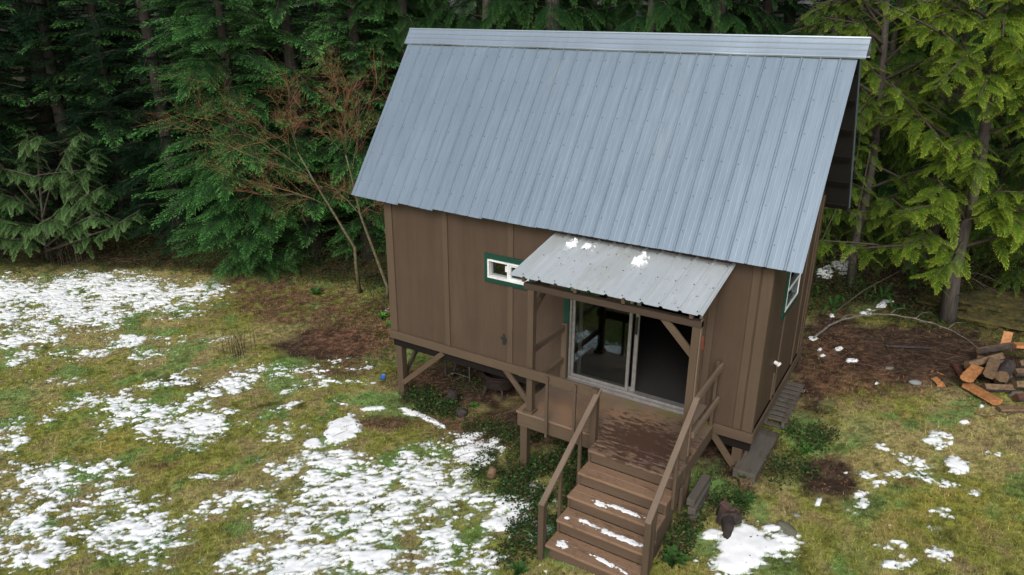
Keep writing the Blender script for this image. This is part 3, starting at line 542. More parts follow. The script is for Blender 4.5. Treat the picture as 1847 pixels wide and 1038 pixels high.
for x,y in((5.76,-1.30),(5.70,-1.5),(4.60,-1.45)): board('stair_support',x-.018,x+.018,y-.045,y+.045,gnd(x,y)-.1,-.24,'post',.003,stairs)
def rail(p0,p1,mat='railtop'): beam('handrail',p0,p1,.070,.036,mat,par=stairs)
rail((4.535,-1.20,.700),(4.535,-2.67,-.135))
rail((5.765,-1.10,.912),(5.765,-2.50,.020))
lz=lambda y:.700+(y+1.20)*(.835/1.47)-.025
rz=lambda y:.912+(y+1.10)*(.892/1.40)-.025
for y in(-1.72,-2.22): board('baluster',4.525,4.562,y-.02,y+.02,-.18*((-y-1.53)/.27)-.30,lz(y)-.01,'trim',par=stairs)
board('newel_post',4.49,4.562,-2.66,-2.575,-1.05,lz(-2.62)-.012,'post',par=stairs)
for y in(-1.62,-2.24): board('baluster',5.738,5.775,y-.02,y+.02,-.18*((-y-1.53)/.27)-.30,rz(y)-.012,'trim',par=stairs)
board('newel_post',5.737,5.81,-2.50,-2.415,-1.10,rz(-2.46)-.012,'post',par=stairs)
# ================================================================ GROUND
def axis_pts(a,b,st,far,n):
    mid=np.arange(a,b+1e-6,st);k=np.linspace(0,1,n+1)[1:]**2.7
    return np.r_[(a-(far+a if False else far)*k)[::-1],mid,b+far*k]
def grid_mesh(xs,ys,zf,keep=None):
    X,Y=np.meshgrid(xs,ys,indexing='xy');Z=zf(X,Y);nx,ny_=len(xs),len(ys)
    idx=np.arange(nx*ny_).reshape(ny_,nx)
    Fq=np.stack([idx[:-1,:-1],idx[:-1,1:],idx[1:,1:],idx[1:,:-1]],-1)
    return X,Y,Z,Fq
xs=axis_pts(-15.5,11.5,.045,170,90);ys=axis_pts(-6.5,9.5,.045,170,90)
X,Y,Z,Fq=grid_mesh(xs,ys,gz)
colr=ground_col(X,Y)
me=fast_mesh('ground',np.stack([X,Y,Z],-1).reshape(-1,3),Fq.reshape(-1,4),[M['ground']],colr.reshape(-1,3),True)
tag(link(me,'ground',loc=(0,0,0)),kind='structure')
# snow: a thin real layer, thickest in the middle of each patch
xs=np.arange(-15,10.5,.028);ys=np.arange(-6.4,12,.028)
X,Y=np.meshgrid(xs,ys);S_=snow_field(X,Y)
T=np.clip(S_*.085,-.02,.020)+.0015*sstep(-.01,.03,S_)
keep=(S_>-.07)
kf=keep[:-1,:-1]|keep[1:,:-1]|keep[:-1,1:]|keep[1:,1:]
idx=np.arange(X.size).reshape(X.shape);Fq=np.stack([idx[:-1,:-1],idx[:-1,1:],idx[1:,1:],idx[1:,:-1]],-1)[kf]
u,inv=np.unique(Fq.ravel(),return_inverse=True)
Vx,Vy=X.ravel()[u],Y.ravel()[u]
me=fast_mesh('snow',np.stack([Vx,Vy,gz(Vx,Vy)+T.ravel()[u]+.003],-1),inv.reshape(-1,4),[M['snow']],np.array((.52,.58,.52))+np.array((.38,.34,.42))*sstep(-.01,.13,S_.ravel()[u])[:,None],True)
tag(link(me,'snow',loc=(0,0,0)),'patches of thin melting snow lying on the mossy grass','snow',kind='stuff')
# ---------------- blades of grass
def tri_cloud(name,P,H,Wd,ang,lean,cols,mat,label,cat):
    n=len(P);dx=np.cos(ang);dy=np.sin(ang)
    a=P.copy();b=P.copy();a[:,0]-=dy*Wd/2;a[:,1]+=dx*Wd/2;b[:,0]+=dy*Wd/2;b[:,1]-=dx*Wd/2
    t=P.copy();t[:,0]+=dx*lean;t[:,1]+=dy*lean;t[:,2]+=H
    V=np.stack([a,b,t],1).reshape(-1,3);Fc=np.arange(3*n).reshape(-1,3)
    me=fast_mesh(name,V,Fc,[mat],np.repeat(cols,3,0));return tag(link(me,name,loc=(0,0,0)),label,cat,kind='stuff')
def scatter(n,x0,x1,y0,y1,wf):
    x=rng.uniform(x0,x1,n);y=rng.uniform(y0,y1,n);k=rng.random(n)<wf(x,y);return x[k],y[k]
def under(x,y): return (x>.1)&(x<6.2)&(y>.15)&(y<3.2)
cx_,cy_=7.87,-8.72
def gw(x,y):
    d=np.hypot(x-cx_,y-cy_)
    s=blobs(SOIL,x,y,.35);F_=forest_mask(x,y)
    return np.clip((8.5/d)**2,.12,1)*np.clip(1.1-s,.03,1)*np.clip(1-F_,.0,1)*(~under(x,y))
x,y=scatter(1300000,-15,10.5,-6.4,8.5,gw)
sn_=snow_field(x,y);k=(sn_<.02)|((sn_<.09)&(rng.random(len(x))<.22))|(rng.random(len(x))<.05);x=x[k];y=y[k];n=len(x)
d=np.hypot(x-cx_,y-cy_);sc=np.clip(d/9,1,2.2)
c=ground_col(x,y)*rng.uniform(.45,1.7,(n,1));gg=rng.random(n)<.22;c[gg]=c[gg]*.45+np.array((.14,.24,.06))*.55*rng.uniform(.6,1.2,(gg.sum(),1))
st=rng.random(n)<.08;c[st]=np.array((.36,.28,.15))*rng.uniform(.6,1.1,(st.sum(),1))
P=np.stack([x,y,gz(x,y)-.004],-1)
tri_cloud('grass',P,rng.uniform(.012,.045,n)*np.where(rng.random(n)<.07,1.8,1),rng.uniform(.006,.011,n)*sc,rng.uniform(0,6.28,n),rng.uniform(.0,.075,n),c,M['blade'],'short mossy winter grass growing through the thin snow','grass')
# ---------------- leaf litter and broad-leaved ground cover
def leaf_cloud(name,P,L,ang,tilt,roll,cols,mat,label,cat,asp=.5):
    n=len(P);base=np.array([(0,0,0),(.5,-asp/2,.06),(1,0,0),(.5,asp/2,.06)])
    V=base[None]*L[:,None,None]
    cr,sr=np.cos(roll)[:,None],np.sin(roll)[:,None];y_=V[:,:,1]*cr-V[:,:,2]*sr;z_=V[:,:,1]*sr+V[:,:,2]*cr
    ct,s_t=np.cos(tilt)[:,None],np.sin(tilt)[:,None];x_=V[:,:,0]*ct-z_*s_t;z2=V[:,:,0]*s_t+z_*ct
    ca,sa=np.cos(ang)[:,None],np.sin(ang)[:,None]
    V=np.stack([x_*ca-y_*sa+P[:,None,0],x_*sa+y_*ca+P[:,None,1],z2+P[:,None,2]],-1).reshape(-1,3)
    i=np.arange(n)*4;Fc=np.concatenate([np.stack([i,i+1,i+2],1),np.stack([i,i+2,i+3],1)])
    me=fast_mesh(name,V,Fc,[mat],np.repeat(cols,4,0));return tag(link(me,name,loc=(0,0,0)),label,cat,kind='stuff')
def lw(x,y):
    return np.clip(blobs(LITTER,x,y,.2)*1.2+.35*blobs(SOIL,x,y,.3)+.25*forest_mask(x,y)*(y<9)+.035,0,1)*np.clip((9.5/np.hypot(x-cx_,y-cy_))**1.2,.2,1)
x,y=scatter(240000,-15,11,-6.4,11,lw);n=len(x);z=gz(x,y)+.004+np.clip(snow_field(x,y),0,.12)*.2
pal=np.array([(.17,.075,.04),(.12,.052,.03),(.22,.13,.07),(.07,.038,.025),(.20,.09,.035)])
leaf_cloud('leaf_litter',np.stack([x,y,z],-1),rng.uniform(.015,.048,n),rng.uniform(0,6.28,n),rng.uniform(-.3,.7,n),rng.uniform(-.8,.8,n),pal[rng.integers(0,5,n)]*rng.uniform(.5,1.1,(n,1))*.85,M['leafdead'],'fallen reddish brown leaves scattered over soil and grass','fallen leaves',.55)
COVER=[(3.6,-1.35,.9,0,0,.5,1),(3.9,-1.0,.7,0,0,.9,1),(2.9,-.6,.5,0,0,.6,.6),(4.2,-2.0,.35,0,0,.9,.8),(6.1,-.7,.35,0,0,.55,1.1),(5.9,-1.6,.2,0,0,.5,.8),(1.0,-.1,.7,0,0,.3,.8),(.5,.1,.4,0,0,.3,.8),(6.75,.3,.35,0,0,.5,.45),(6.8,1.4,.4,0,0,.7,.45),(2.2,-.35,.8,0,0,.3,.5),(-2.9,3.2,.9,0,0,.6,1),(-4.6,3.8,1.5,0,0,.4,.6),(-13.3,.2,1.6,0,0,.6,.7),(6,6.9,1.0,0,0,.6,.9),(5,6.6,1,0,0,.6,.9),(1.0,.9,.6,0,0,.4,.25),(-1.3,3.4,1,0,0,.8,.7)]
def cw(x,y): return np.clip(blobs(COVER,x,y,.5)*1.2-.1,0,1)*sstep(.30,.52,fbm(x,y,3.5,3,131))
x2,y2=scatter(200000,-.5,7.5,-3,1.6,cw)
def cw(x,y): return np.clip(blobs(COVER,x,y,.45)-.1,0,1)*sstep(.35,.6,fbm(x,y,3.5,3,131))
x,y=scatter(330000,-15,9,-3.2,8,cw);x=np.r_[x,x2];y=np.r_[y,y2];n=len(x);hh=rng.random(n)**1.6*.16*(.4+fbm(x,y,2.5,2,77));g_=rng.uniform(.6,1.3,(n,1))
pc=np.where((rng.random(n)<.22)[:,None],np.array((.075,.13,.032)),np.array((.024,.056,.018)))*g_;bb=rng.random(n)<.2;pc[bb]=np.array((.09,.055,.032))*g_[bb]
leaf_cloud('ground_cover',np.stack([x,y,gz(x,y)+hh+.004],-1),rng.uniform(.022,.058,n),rng.uniform(0,6.28,n),rng.uniform(-.5,.6,n),rng.uniform(-.8,.8,n),pc,M['blade'],'low green weeds and creeping leaves around the stilts and steps','weeds',.6)
# brambles, seedlings and dead bracken along the dark forest edge
def uw(x,y):
    F_=forest_mask(x,y);e=np.clip(F_*1.5,0,1)*np.clip(1.25-forest_mask(x,y-2.2)*1.1,0,1)
    return np.clip(e*sstep(.36,.58,fbm(x,y,1.3,3,141))*np.where(x>4,1.6,1),0,1)
x,y=scatter(650000,-17,11.5,0,12.5,uw);n=len(x);hh=rng.random(n)**1.4*(.10+1.5*fbm(x,y,.9,2,151)*sstep(.1,.9,forest_mask(x,y-.5)))
pc=np.array([(.022,.055,.018),(.035,.085,.022),(.05,.07,.02),(.075,.04,.022),(.06,.035,.022)])[rng.integers(0,5,n)]*rng.uniform(.6,1.3,(n,1))
leaf_cloud('undergrowth',np.stack([x,y,gz(x,y)+hh],-1),rng.uniform(.03,.075,n),rng.uniform(0,6.28,n),rng.uniform(-.7,.7,n),rng.uniform(-.8,.8,n),pc,M['blade'],'dark tangled undergrowth of brambles and bracken at the forest edge','undergrowth',.42)
# twigs and dead stems lying about
mb=MB()
for i in range(1500):
    q=random.random()
    if q<.30: x=random.uniform(.1,4.3);y=random.uniform(-1.5,1.6)
    elif q<.62: x=random.uniform(6.2,10.2);y=random.uniform(3.2,7.5)
    elif q<.8: x=random.uniform(-13,-1);y=2.7+random.uniform(-.4,1.5)-max(0,(-x-8))*.55
    else: x=random.uniform(-12,9);y=random.uniform(-6,3)
    L=random.uniform(.08,.45)*(1.6 if .62<=q<.8 else 1);a=random.uniform(0,6.28);p=np.array((x,y,gnd(x,y)+.012));dd=np.array((math.cos(a),math.sin(a),random.uniform(-.02,.25)))*L
    q2=p+dd*.5+np.array((random.uniform(-.03,.03),random.uniform(-.03,.03),.01));r=random.uniform(.002,.005)
    mb.tube([p,q2,p+dd],[r,r*.8,r*.4],3,0 if random.random()<.6 else 1)
o=mb.build('fallen_twigs',[M['limb'],M['oldsplit']],origin=(0,0,0));tag(o,'thin dead twigs and stalks scattered over the bare soil','twigs',kind='stuff')
# ================================================================ SNOW ON THE CABIN
def clump(name,cx,cy,zf,rx,ry,h,label,seed,grp,ang=0,streak=1,thr=.0):
    n=46;V=[];u=np.linspace(-1.25,1.25,n);U,Vv=np.meshgrid(u,u);dd=np.sqrt(U*U+Vv*Vv)
    ca,sa=math.cos(ang),math.sin(ang);Xc=cx+(U*rx*ca-Vv*ry*sa);Yc=cy+(U*rx*sa+Vv*ry*ca)
    f=(1-dd)+1.2*(fbm(Xc,Yc,11,3,seed)-.5)+1.7*(fbm(Xc,Yc,30,2,seed+3)-.5)-thr-.10
    Hh=np.clip(f*h*1.6,-.006,h)+.35*h*(fbm(Xc,Yc,25,2,seed+5)-.5)*(f>0)
    Z=zf(Xc,Yc)+Hh;k=f>-.08;kf=k[:-1,:-1]|k[1:,:-1]|k[:-1,1:]|k[1:,1:]
    idx=np.arange(n*n).reshape(n,n);Fq=np.stack([idx[:-1,:-1],idx[:-1,1:],idx[1:,1:],idx[1:,:-1]],-1)[kf];uu,iv=np.unique(Fq.ravel(),return_inverse=True)
    o0=np.array((cx,cy,float(zf(np.array(cx),np.array(cy)))))
    me=fast_mesh(name,np.stack([Xc,Yc,Z],-1).reshape(-1,3)[uu]-o0,iv.reshape(-1,4),[M['snow']],np.array((.50,.52,.52))+np.array((.40,.40,.42))*sstep(-.02,.40,f.ravel()[uu])[:,None],True)
    return tag(link(me,name,loc=tuple(o0)),label,'snow',grp)
zr_=lambda x,y:pz0+(y-py0)*(pz1-pz0)/(py1-py0)+.006+np.zeros(np.shape(x))
def pr(px,py): return px,py
clump('snow_clump',3.60,-.26,zr_,.085,.13,.045,'largest lump of snow near the top left of the porch roof',3,'snow lumps on the porch roof',.2)
clump('snow_clump',3.83,-.25,zr_,.09,.07,.03,'small flat lump of snow beside the larger one near the top of the porch roof',13,'snow lumps on the porch roof')
clump('snow_clump',4.62,-.36,zr_,.10,.15,.045,'ragged lump of snow alone on the middle of the porch roof',23,'snow lumps on the porch roof',.1)
def st_z(k): return lambda x,y:-.18*k-.001+np.zeros(np.shape(x))
sg='snow strips on the stair treads'
clump('snow_strip',5.32,-1.96,st_z(2),.24,.036,.006,'strip of snow along the back of the third step, nearer the right rail',33,sg,-.05,thr=-.1)
clump('snow_strip',4.98,-1.99,st_z(2),.12,.05,.010,'faint trodden snow smear on the left half of the third step',43,sg,-.1,thr=.1)
clump('snow_strip',5.27,-2.22,st_z(3),.31,.038,.007,'long thick strip of snow across the fourth step',53,sg,-.02,thr=-.15)
clump('snow_strip',4.90,-2.19,st_z(3),.11,.035,.009,'short strip of snow on the left of the fourth step',63,sg,-.05,thr=-.1)
clump('snow_strip',4.66,-2.24,st_z(3),.03,.03,.012,'small dot of snow at the left end of the fourth step',64,sg,-.05,thr=-.2)
clump('snow_strip',5.35,-2.50,st_z(4),.21,.030,.008,'thin ragged strip of snow on the lowest step in view',73,sg,-.12,thr=0)
clump('snow_strip',4.74,-2.50,st_z(4),.08,.06,.008,'patch of snow at the left end of the lowest step, under the green sprig',83,sg,.1,thr=-.05)
# fir debris on the porch roof and steps
n=150;x=rng.uniform(3.25,5.72,n);y=rng.uniform(-1.2,-.15,n)
cen=[(3.55,-.5),(3.95,-.45),(4.15,-.3),(4.6,-.55),(4.75,-.5),(4.25,-.6),(5.1,-.7),(5.35,-.5),(5.6,-.6),(4.95,-.95),(5.3,-1.0),(3.7,-.8)]
k=rng.random(n)<.65;ci=rng.integers(0,len(cen),n);cc=np.array(cen)[ci];x=np.where(k,cc[:,0]+rng.normal(0,.05,n),x);y=np.where(k,cc[:,1]+rng.normal(0,.07,n),y);x=np.clip(x,3.22,5.74);y=np.clip(y,-1.22,-.1)
pc=np.array([(.26,.11,.09),(.20,.12,.09),(.12,.10,.085)])[rng.integers(0,3,n)]
leaf_cloud('roof_debris',np.stack([x,y,zr_(x,y)+.006],-1),rng.uniform(.010,.045,n),rng.uniform(0,6.28,n),rng.uniform(-.1,.3,n),rng.uniform(-.5,.5,n),pc,M['leafdead'],'reddish bud scales and needles stuck to the porch roof','debris',.28)
n=260;x=rng.uniform(4.6,5.7,n);kk=rng.integers(0,5,n);y=np.array([ny(i) for i in range(5)])[kk]+rng.uniform(.02,.26,n);z=-.18*kk+.003
x=np.where(kk==0,rng.uniform(3.5,5.7,n),x);y=np.where(kk==0,rng.uniform(-1.5,-.1,n),y);z=np.where(kk==0,.003,z)
leaf_cloud('step_debris',np.stack([x,y,z],-1),rng.uniform(.008,.028,n),rng.uniform(0,6.28,n),rng.uniform(0,.3,n),rng.uniform(-.4,.4,n),pal[rng.integers(0,5,n)]*.45,M['leafdead'],'dark needles and bud scales littering the deck and steps','debris',.4)
# ================================================================ TREES
def spray(kind,nb,nl,lsize,seed):
    """flat evergreen spray of unit length along +X; triangles as (n,3,3), plus 0..1 nearness to the tips"""
    r=random.Random(seed);T=[];K=[]
    w,a0,a1,asp=(.36,60,30,.25) if kind=='hemlock' else (.34,50,28,.36)
    def leaf(px,py,an,l,k,z=0):
        ax,ay=math.cos(an),math.sin(an);h=l*asp/2;j=r.uniform(-.25,.25)*l
        mx,my=px+ax*l*.45,py+ay*l*.45
        T.append(((px-ay*h*.3,py+ax*h*.3,z),(mx+ay*h,my-ax*h,z+j*.5),(px+ax*l,py+ay*l,z+j)))
        T.append(((px-ay*h*.3,py+ax*h*.3,z),(px+ax*l,py+ay*l,z+j),(mx-ay*h,my+ax*h,z-j*.5)));K.extend((k,k))
    for i in range(nb):
        t=.05+.95*(i+.5)/nb
        for s in(-1,1):
            prof=min(1,t*3.2+.15)*(1.02-t)**.75 if kind=='hemlock' else min(1,t*5+.3)*(1.03-t)**.6
            L=w*prof*r.uniform(.72,1.12);tt=t+r.uniform(-.012,.012);an=s*R(a0+(a1-a0)*t+r.uniform(-7,7));zz=r.uniform(-.03,.03)
            n=max(2,int(nl*L/w+1));cx=math.cos(an);sx=math.sin(an)
            for j in range(n):
                u=(j+.35)/n;x=tt+cx*L*u;y=sx*L*u
                for s2 in(-1,1): leaf(x,y,an+s2*R(r.uniform(34,56)),lsize*(1-.45*u)*r.uniform(.75,1.25),.35*t+.65*u,zz*u)
            leaf(tt+cx*L*.94,sx*L*.94,an,lsize*.9,1,zz)
    leaf(.97,0,0,lsize*1.1,1)
    return np.array(T),np.array(K)
SP={}
def templ(kind,nb,nl,ls,n=3):
    key=(kind,nb,nl)
    if key not in SP: SP[key]=[spray(kind,nb,nl,ls,900+i*7+nb) for i in range(n)]
    return SP[key]
def place(T,K,p,az,el,L,droop,sag,roll=0,wid=1):
    V=T.reshape(-1,3);x=V[:,0];y=V[:,1]*wid;z=V[:,2]
    h=math.tan(el)*x*L-droop*x*x*L-sag*np.abs(y)**1.3*L+z*L
    xo=x*L*math.cos(el*.8)*(1-.12*droop*x);yo=y*L
    cr,sr=math.cos(roll),math.sin(roll);yr=yo*cr-(z*L)*sr;h=h+yo*sr
    ca,sa=math.cos(az),math.sin(az)
    return np.stack([p[0]+xo*ca-yr*sa,p[1]+xo*sa+yr*ca,p[2]+h],-1),np.repeat(K,3)
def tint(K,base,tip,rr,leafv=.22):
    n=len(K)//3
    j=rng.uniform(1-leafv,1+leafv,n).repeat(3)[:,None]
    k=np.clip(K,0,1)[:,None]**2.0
    return (np.array(base)*(1-k)+np.array(tip)*k)*j*rr  # old needles darker at the base, deepened to carry crown shade
def crown_mesh(name,parts,mat=None):
    V=np.concatenate([q[0] for q in parts]);C=np.concatenate([q[1] for q in parts])
    return fast_mesh(name,V,np.arange(len(V)).reshape(-1,3),[mat or M['needle']],C)
def conifer(kind,H,r0,rmax,zlow,detail,seed,nlow,base,tip,zdetail=7.5,lean=(0,0),asym=None,tr=None,gap=0):
    """returns (trunk mesh, crown mesh)"""
    rr=random.Random(seed);parts=[];mb=MB()
    bark={'hemlock':'bark','cedar':'cedarbark'}[kind]
    n=14;path=[np.array((lean[0]*(i/n)*H+.03*math.sin(i*1.3+seed),lean[1]*(i/n)*H+.03*math.cos(i*1.7+seed),-.25+(H+.25)*i/n)) for i in range(n+1)]
    rad=[r0*(1-.93*i/n)*(1.25 if i==0 else 1) for i in range(n+1)];mb.tube(path,rad,10)
    tz=lambda z:np.array((lean[0]*z,lean[1]*z,z))
    near=templ(kind,*({3:(60,15,.024),2:(44,12,.034),1:(35,10,.042)} if kind=='hemlock' else {3:(32,10,.038),2:(26,8,.046),1:(20,6,.062)})[detail]);far=templ(kind,8,3,.17)
    z=zlow;ga=rr.uniform(0,6)
    step=(zdetail-zlow)/nlow
    while z<H-.2:
        low=z<zdetail
        f=(z-zlow)/(H-zlow)
        R_=rmax*(1-f)**.8*(.55+.45*min(1,f*7+.15)) if kind=='hemlock' else rmax*(1-f)**.7*(.6+.4*min(1,f*6+.2))
        L=R_*rr.uniform(.62,1.12)
        ga+=2.399+rr.uniform(-.5,.5);az=ga
        if asym: L*=1+asym[0]*math.cos(az-asym[1])
        if rr.random()<gap: 
            z+=step if low else (H-z)*.012+.16;continue
        el=R(rr.uniform(2,24)) if kind=='hemlock' else R(rr.uniform(8,30))
        dr=rr.uniform(.22,.46) if kind=='hemlock' else rr.uniform(.42,.75)
        p=tz(z);T,K=rr.choice(near if low else far)
        b=rr.uniform(.72,1.22)
        if kind=='hemlock':
            V,k=place(T,K,p,az,el,L,dr,rr.uniform(.25,.5),rr.uniform(-.2,.2),rr.uniform(.8,1.1));parts.append((V,tint(k,base,tip,b)))
            if low and detail>=2 and L>1.2:   # secondary spray filling beneath
                T,K=rr.choice(near);V,k=place(T,K,p+np.array((math.cos(az)*L*.25,math.sin(az)*L*.25,-.10)),az+rr.choice((-.42,.42)),el*.6,L*.62,dr,.4,rr.uniform(-.3,.3));parts.append((V,tint(k,base,tip,b*.95)))
        else:
            # drooping bough carrying several hanging fans
            m=5 if low else 2
            for q in range(m):
                u=.25+.75*q/(m-1) if m>1 else .7
                pp=p+np.array((math.cos(az)*L*u*.86,math.sin(az)*L*u*.86,math.tan(el)*L*u-dr*L*u*u*.8));T,K=rr.choice(near if low else far)
                for s in((-1,1) if q<m-1 else (0,)):
                    ll=L*(.50-.18*u)*rr.uniform(.8,1.15);V,k=place(T,K,pp,az+s*R(rr.uniform(30,60)),-R(rr.uniform(8,30)),ll,rr.uniform(.3,.7),rr.uniform(.5,.9),s*rr.uniform(0,.4),1.15);parts.append((V,tint(k,base,tip,b*rr.uniform(.85,1.12))))
        if low:
            e=[p,p+np.array((math.cos(az)*L*.45,math.sin(az)*L*.45,math.tan(el)*L*.45-dr*.2*L)),p+np.array((math.cos(az)*L*.82,math.sin(az)*L*.82,math.tan(el)*L*.82-dr*.67*L))]
            mb.tube(e,[.022*(1-f)+.006,.012,.004],3,1)
        z+=step*rr.uniform(.6,1.4) if low else (H-z)*.012+.16
    # dead lower limbs
    for i in range(10 if detail>1 else 6):
        zz=rr.uniform(.2,max(zlow+1.5,2));a=rr.uniform(0,6.28);L=rr.uniform(.4,1.3);p=tz(zz)
        mb.tube([p,p+np.array((math.cos(a)*L*.6,math.sin(a)*L*.6,.05*L)),p+np.array((math.cos(a+.2)*L,math.sin(a+.2)*L,-.12*L))],[.014,.008,.003],3,1)
    tm=new_mesh(kind+'_trunk',mb.V,mb.F,[M[bark],M['limb']],mb.M,True)
    return tm,crown_mesh(kind+'_crown',parts)
def put_tree(name,tm,cm,loc,label,cat,group=None,rot=0,sc=1,tilt=(0,0)):
    e=empty(name,loc,label,cat,group);e.rotation_euler=(tilt[0],tilt[1],rot);e.scale=(sc,sc,sc)
    t=link(tm,'trunk',e,(0,0,0));c=link(cm,'crown',e,(0,0,0));return e
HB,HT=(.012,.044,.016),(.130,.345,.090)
DB,DT=(.005,.016,.008),(.016,.050,.019)  # background needles: forest shade put into darker base and tip colours
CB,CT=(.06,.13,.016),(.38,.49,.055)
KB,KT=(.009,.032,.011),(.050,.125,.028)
# --- near, singled-out trees
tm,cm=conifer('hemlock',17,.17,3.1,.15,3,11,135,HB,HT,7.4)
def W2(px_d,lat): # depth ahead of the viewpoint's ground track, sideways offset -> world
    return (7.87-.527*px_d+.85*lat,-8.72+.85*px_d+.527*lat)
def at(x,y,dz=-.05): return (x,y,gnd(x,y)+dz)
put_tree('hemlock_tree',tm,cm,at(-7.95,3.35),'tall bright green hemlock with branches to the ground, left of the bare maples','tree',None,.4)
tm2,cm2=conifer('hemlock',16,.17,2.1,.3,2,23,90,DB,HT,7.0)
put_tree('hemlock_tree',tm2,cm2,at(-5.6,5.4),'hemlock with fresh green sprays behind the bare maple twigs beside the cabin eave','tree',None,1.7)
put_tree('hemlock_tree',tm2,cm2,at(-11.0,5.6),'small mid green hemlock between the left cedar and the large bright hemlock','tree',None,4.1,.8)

tmd,cmd=conifer('cedar',14,.17,2.0,1.2,2,37,60,KB,KT,7.5,gap=.1)
# --- the big leaning trunk at upper left
mbt=MB();mbt.tube([(0,0,-.4),(.25,.15,1.8),(.55,.35,4.3),(.75,.45,6.3),(1.1,.6,12),(1.4,.8,18)],[.34,.27,.24,.22,.14,.05],12)
rr=random.Random(5)
for i in range(46):
    z=rr.uniform(1,11);a=rr.uniform(0,6.28);L=rr.uniform(.5,1.9);p=np.array((.12*z,.07*z,z));e=[p]
    for q in range(3): e.append(e[-1]+np.array((math.cos(a)*L/3,math.sin(a)*L/3,-.10*L*q+rr.uniform(-.05,.05))));a+=rr.uniform(-.4,.4)
    mbt.tube(e,[.018,.012,.007,.003],3,1)
tmT=new_mesh('fir_trunk',mbt.V,mbt.F,[M['bark'],M['limb']],mbt.M,True)
pT=[]
for i in range(60):
    z=rr.uniform(6,17);T,K=rr.choice(templ('hemlock',26,8,.060));V,k=place(T,K,(.1*z,.06*z,z),rr.uniform(0,6.28),.2,rr.uniform(1,2.4),.5,.4);pT.append((V,tint(k,DB,DT,1)))
cmT=crown_mesh('fir_crown',pT)
put_tree('fir_tree',tmT,cmT,(-15.9,2.1,-1.9),'large grey leaning fir trunk with dead lower branches in the upper left','tree')
# --- right-hand cedar with a hand-placed trunk and yellow-green boughs
def hero_cedar(name,base,trunk,rad,boughs,label,seed,b0,b1,H,sc=(.34,.66),hang=0,zc=7.6,dens=.8):
    rr=random.Random(seed);mb=MB();base=np.array(base);boughs=list(boughs)
    if H>10:
        for i in range(26):
            z=rr.uniform(.9,6.2);k_=min(range(len(trunk)),key=lambda j:abs(trunk[j][2]-z));q=np.array(trunk[k_]);q[2]=z;a=rr.uniform(-2.9,.3);L=rr.uniform(.7,1.7);d=np.array((math.cos(a),math.sin(a),0))*L
            boughs.append([q,q+d*.5+np.array((0,0,.22*L)),q+d+np.array((0,0,.12*L))])
    tp=[np.array(p)-base for p in trunk];tp[0]=tp[0]+np.array((0,0,-.3))
    dlt=tp[-1]-tp[-2];top=tp[-1]+np.array((dlt[0]*2,dlt[1]*2,H-tp[-1][2]));tp2=tp+[(tp[-1]+top)/2,top]
    mb.tube(tp2,rad+[rad[-1]*.6,.02],12);parts=[]
    near=templ('cedar',30,10,.036)
    for bi,b in enumerate(boughs):
        P=[np.array(p)-base for p in b];fine=[]
        for i in range(len(P)-1):
            for q in range(9): fine.append(P[i]+(P[i+1]-P[i])*q/6)
        fine.append(P[-1]);m=len(fine);
        for i in range(m): fine[i]=fine[i]+np.array((0,0,.12*math.sin(math.pi*i/(m-1))))
        mb.tube(fine,[.030*(1-i/m)+.005 for i in range(m)],4,1)
        br=rr.uniform(.85,1.15)
        for i in range(int(m*.22),m):
            d=fine[min(i+1,m-1)]-fine[max(i-1,0)];az=math.atan2(d[1],d[0]);u=i/(m-1)
            for s in(-1,1):
                if rr.random()<dens:
                    T,K=rr.choice(near);V,k=place(T,K,fine[i]+np.array((0,0,rr.uniform(-.05,.03))),az+s*R(rr.uniform(18,75)),R(rr.uniform(-22,12)-hang),rr.uniform(*sc)*(1.05-.45*u),rr.uniform(.2,.5),rr.uniform(.25,.6),s*rr.uniform(-.1,.4),1.1);parts.append((V,tint(k,b0,b1,br*rr.uniform(.7,1.18))))
    for i in range(80 if H>10 else 0):  # upper crown above the frame
        z=rr.uniform(zc,H-.5);f=(H-z)/(H-6);p=np.array((top[0]*z/H,top[1]*z/H,z));T,K=rr.choice(near);V,k=place(T,K,p,rr.uniform(0,6.28),.15,1.6*f+.4,.6,.6);parts.append((V,tint(k,b0,b1,.9)))
    for i in range(26): # thin bare twigs on the lower trunk
        z=rr.uniform(.6,5);j=rr.uniform(0,6.28);L=rr.uniform(.5,1.6);k_=max(i_ for i_ in range(len(tp)) if tp[i_][2]<=z);q=tp[k_];p=np.array((q[0],q[1],z));mb.tube([p,p+np.array((math.cos(j)*L*.5,math.sin(j)*L*.5,.1)),p+np.array((math.cos(j+.3)*L,math.sin(j+.3)*L,-.05))],[.010,.006,.003],3,1)
    tm=new_mesh('cedar_trunk',mb.V,mb.F,[M['cedarbark'],M['limb']],mb.M,True)
    return put_tree(name,tm,crown_mesh('cedar_crown',parts),tuple(base),label,'tree')
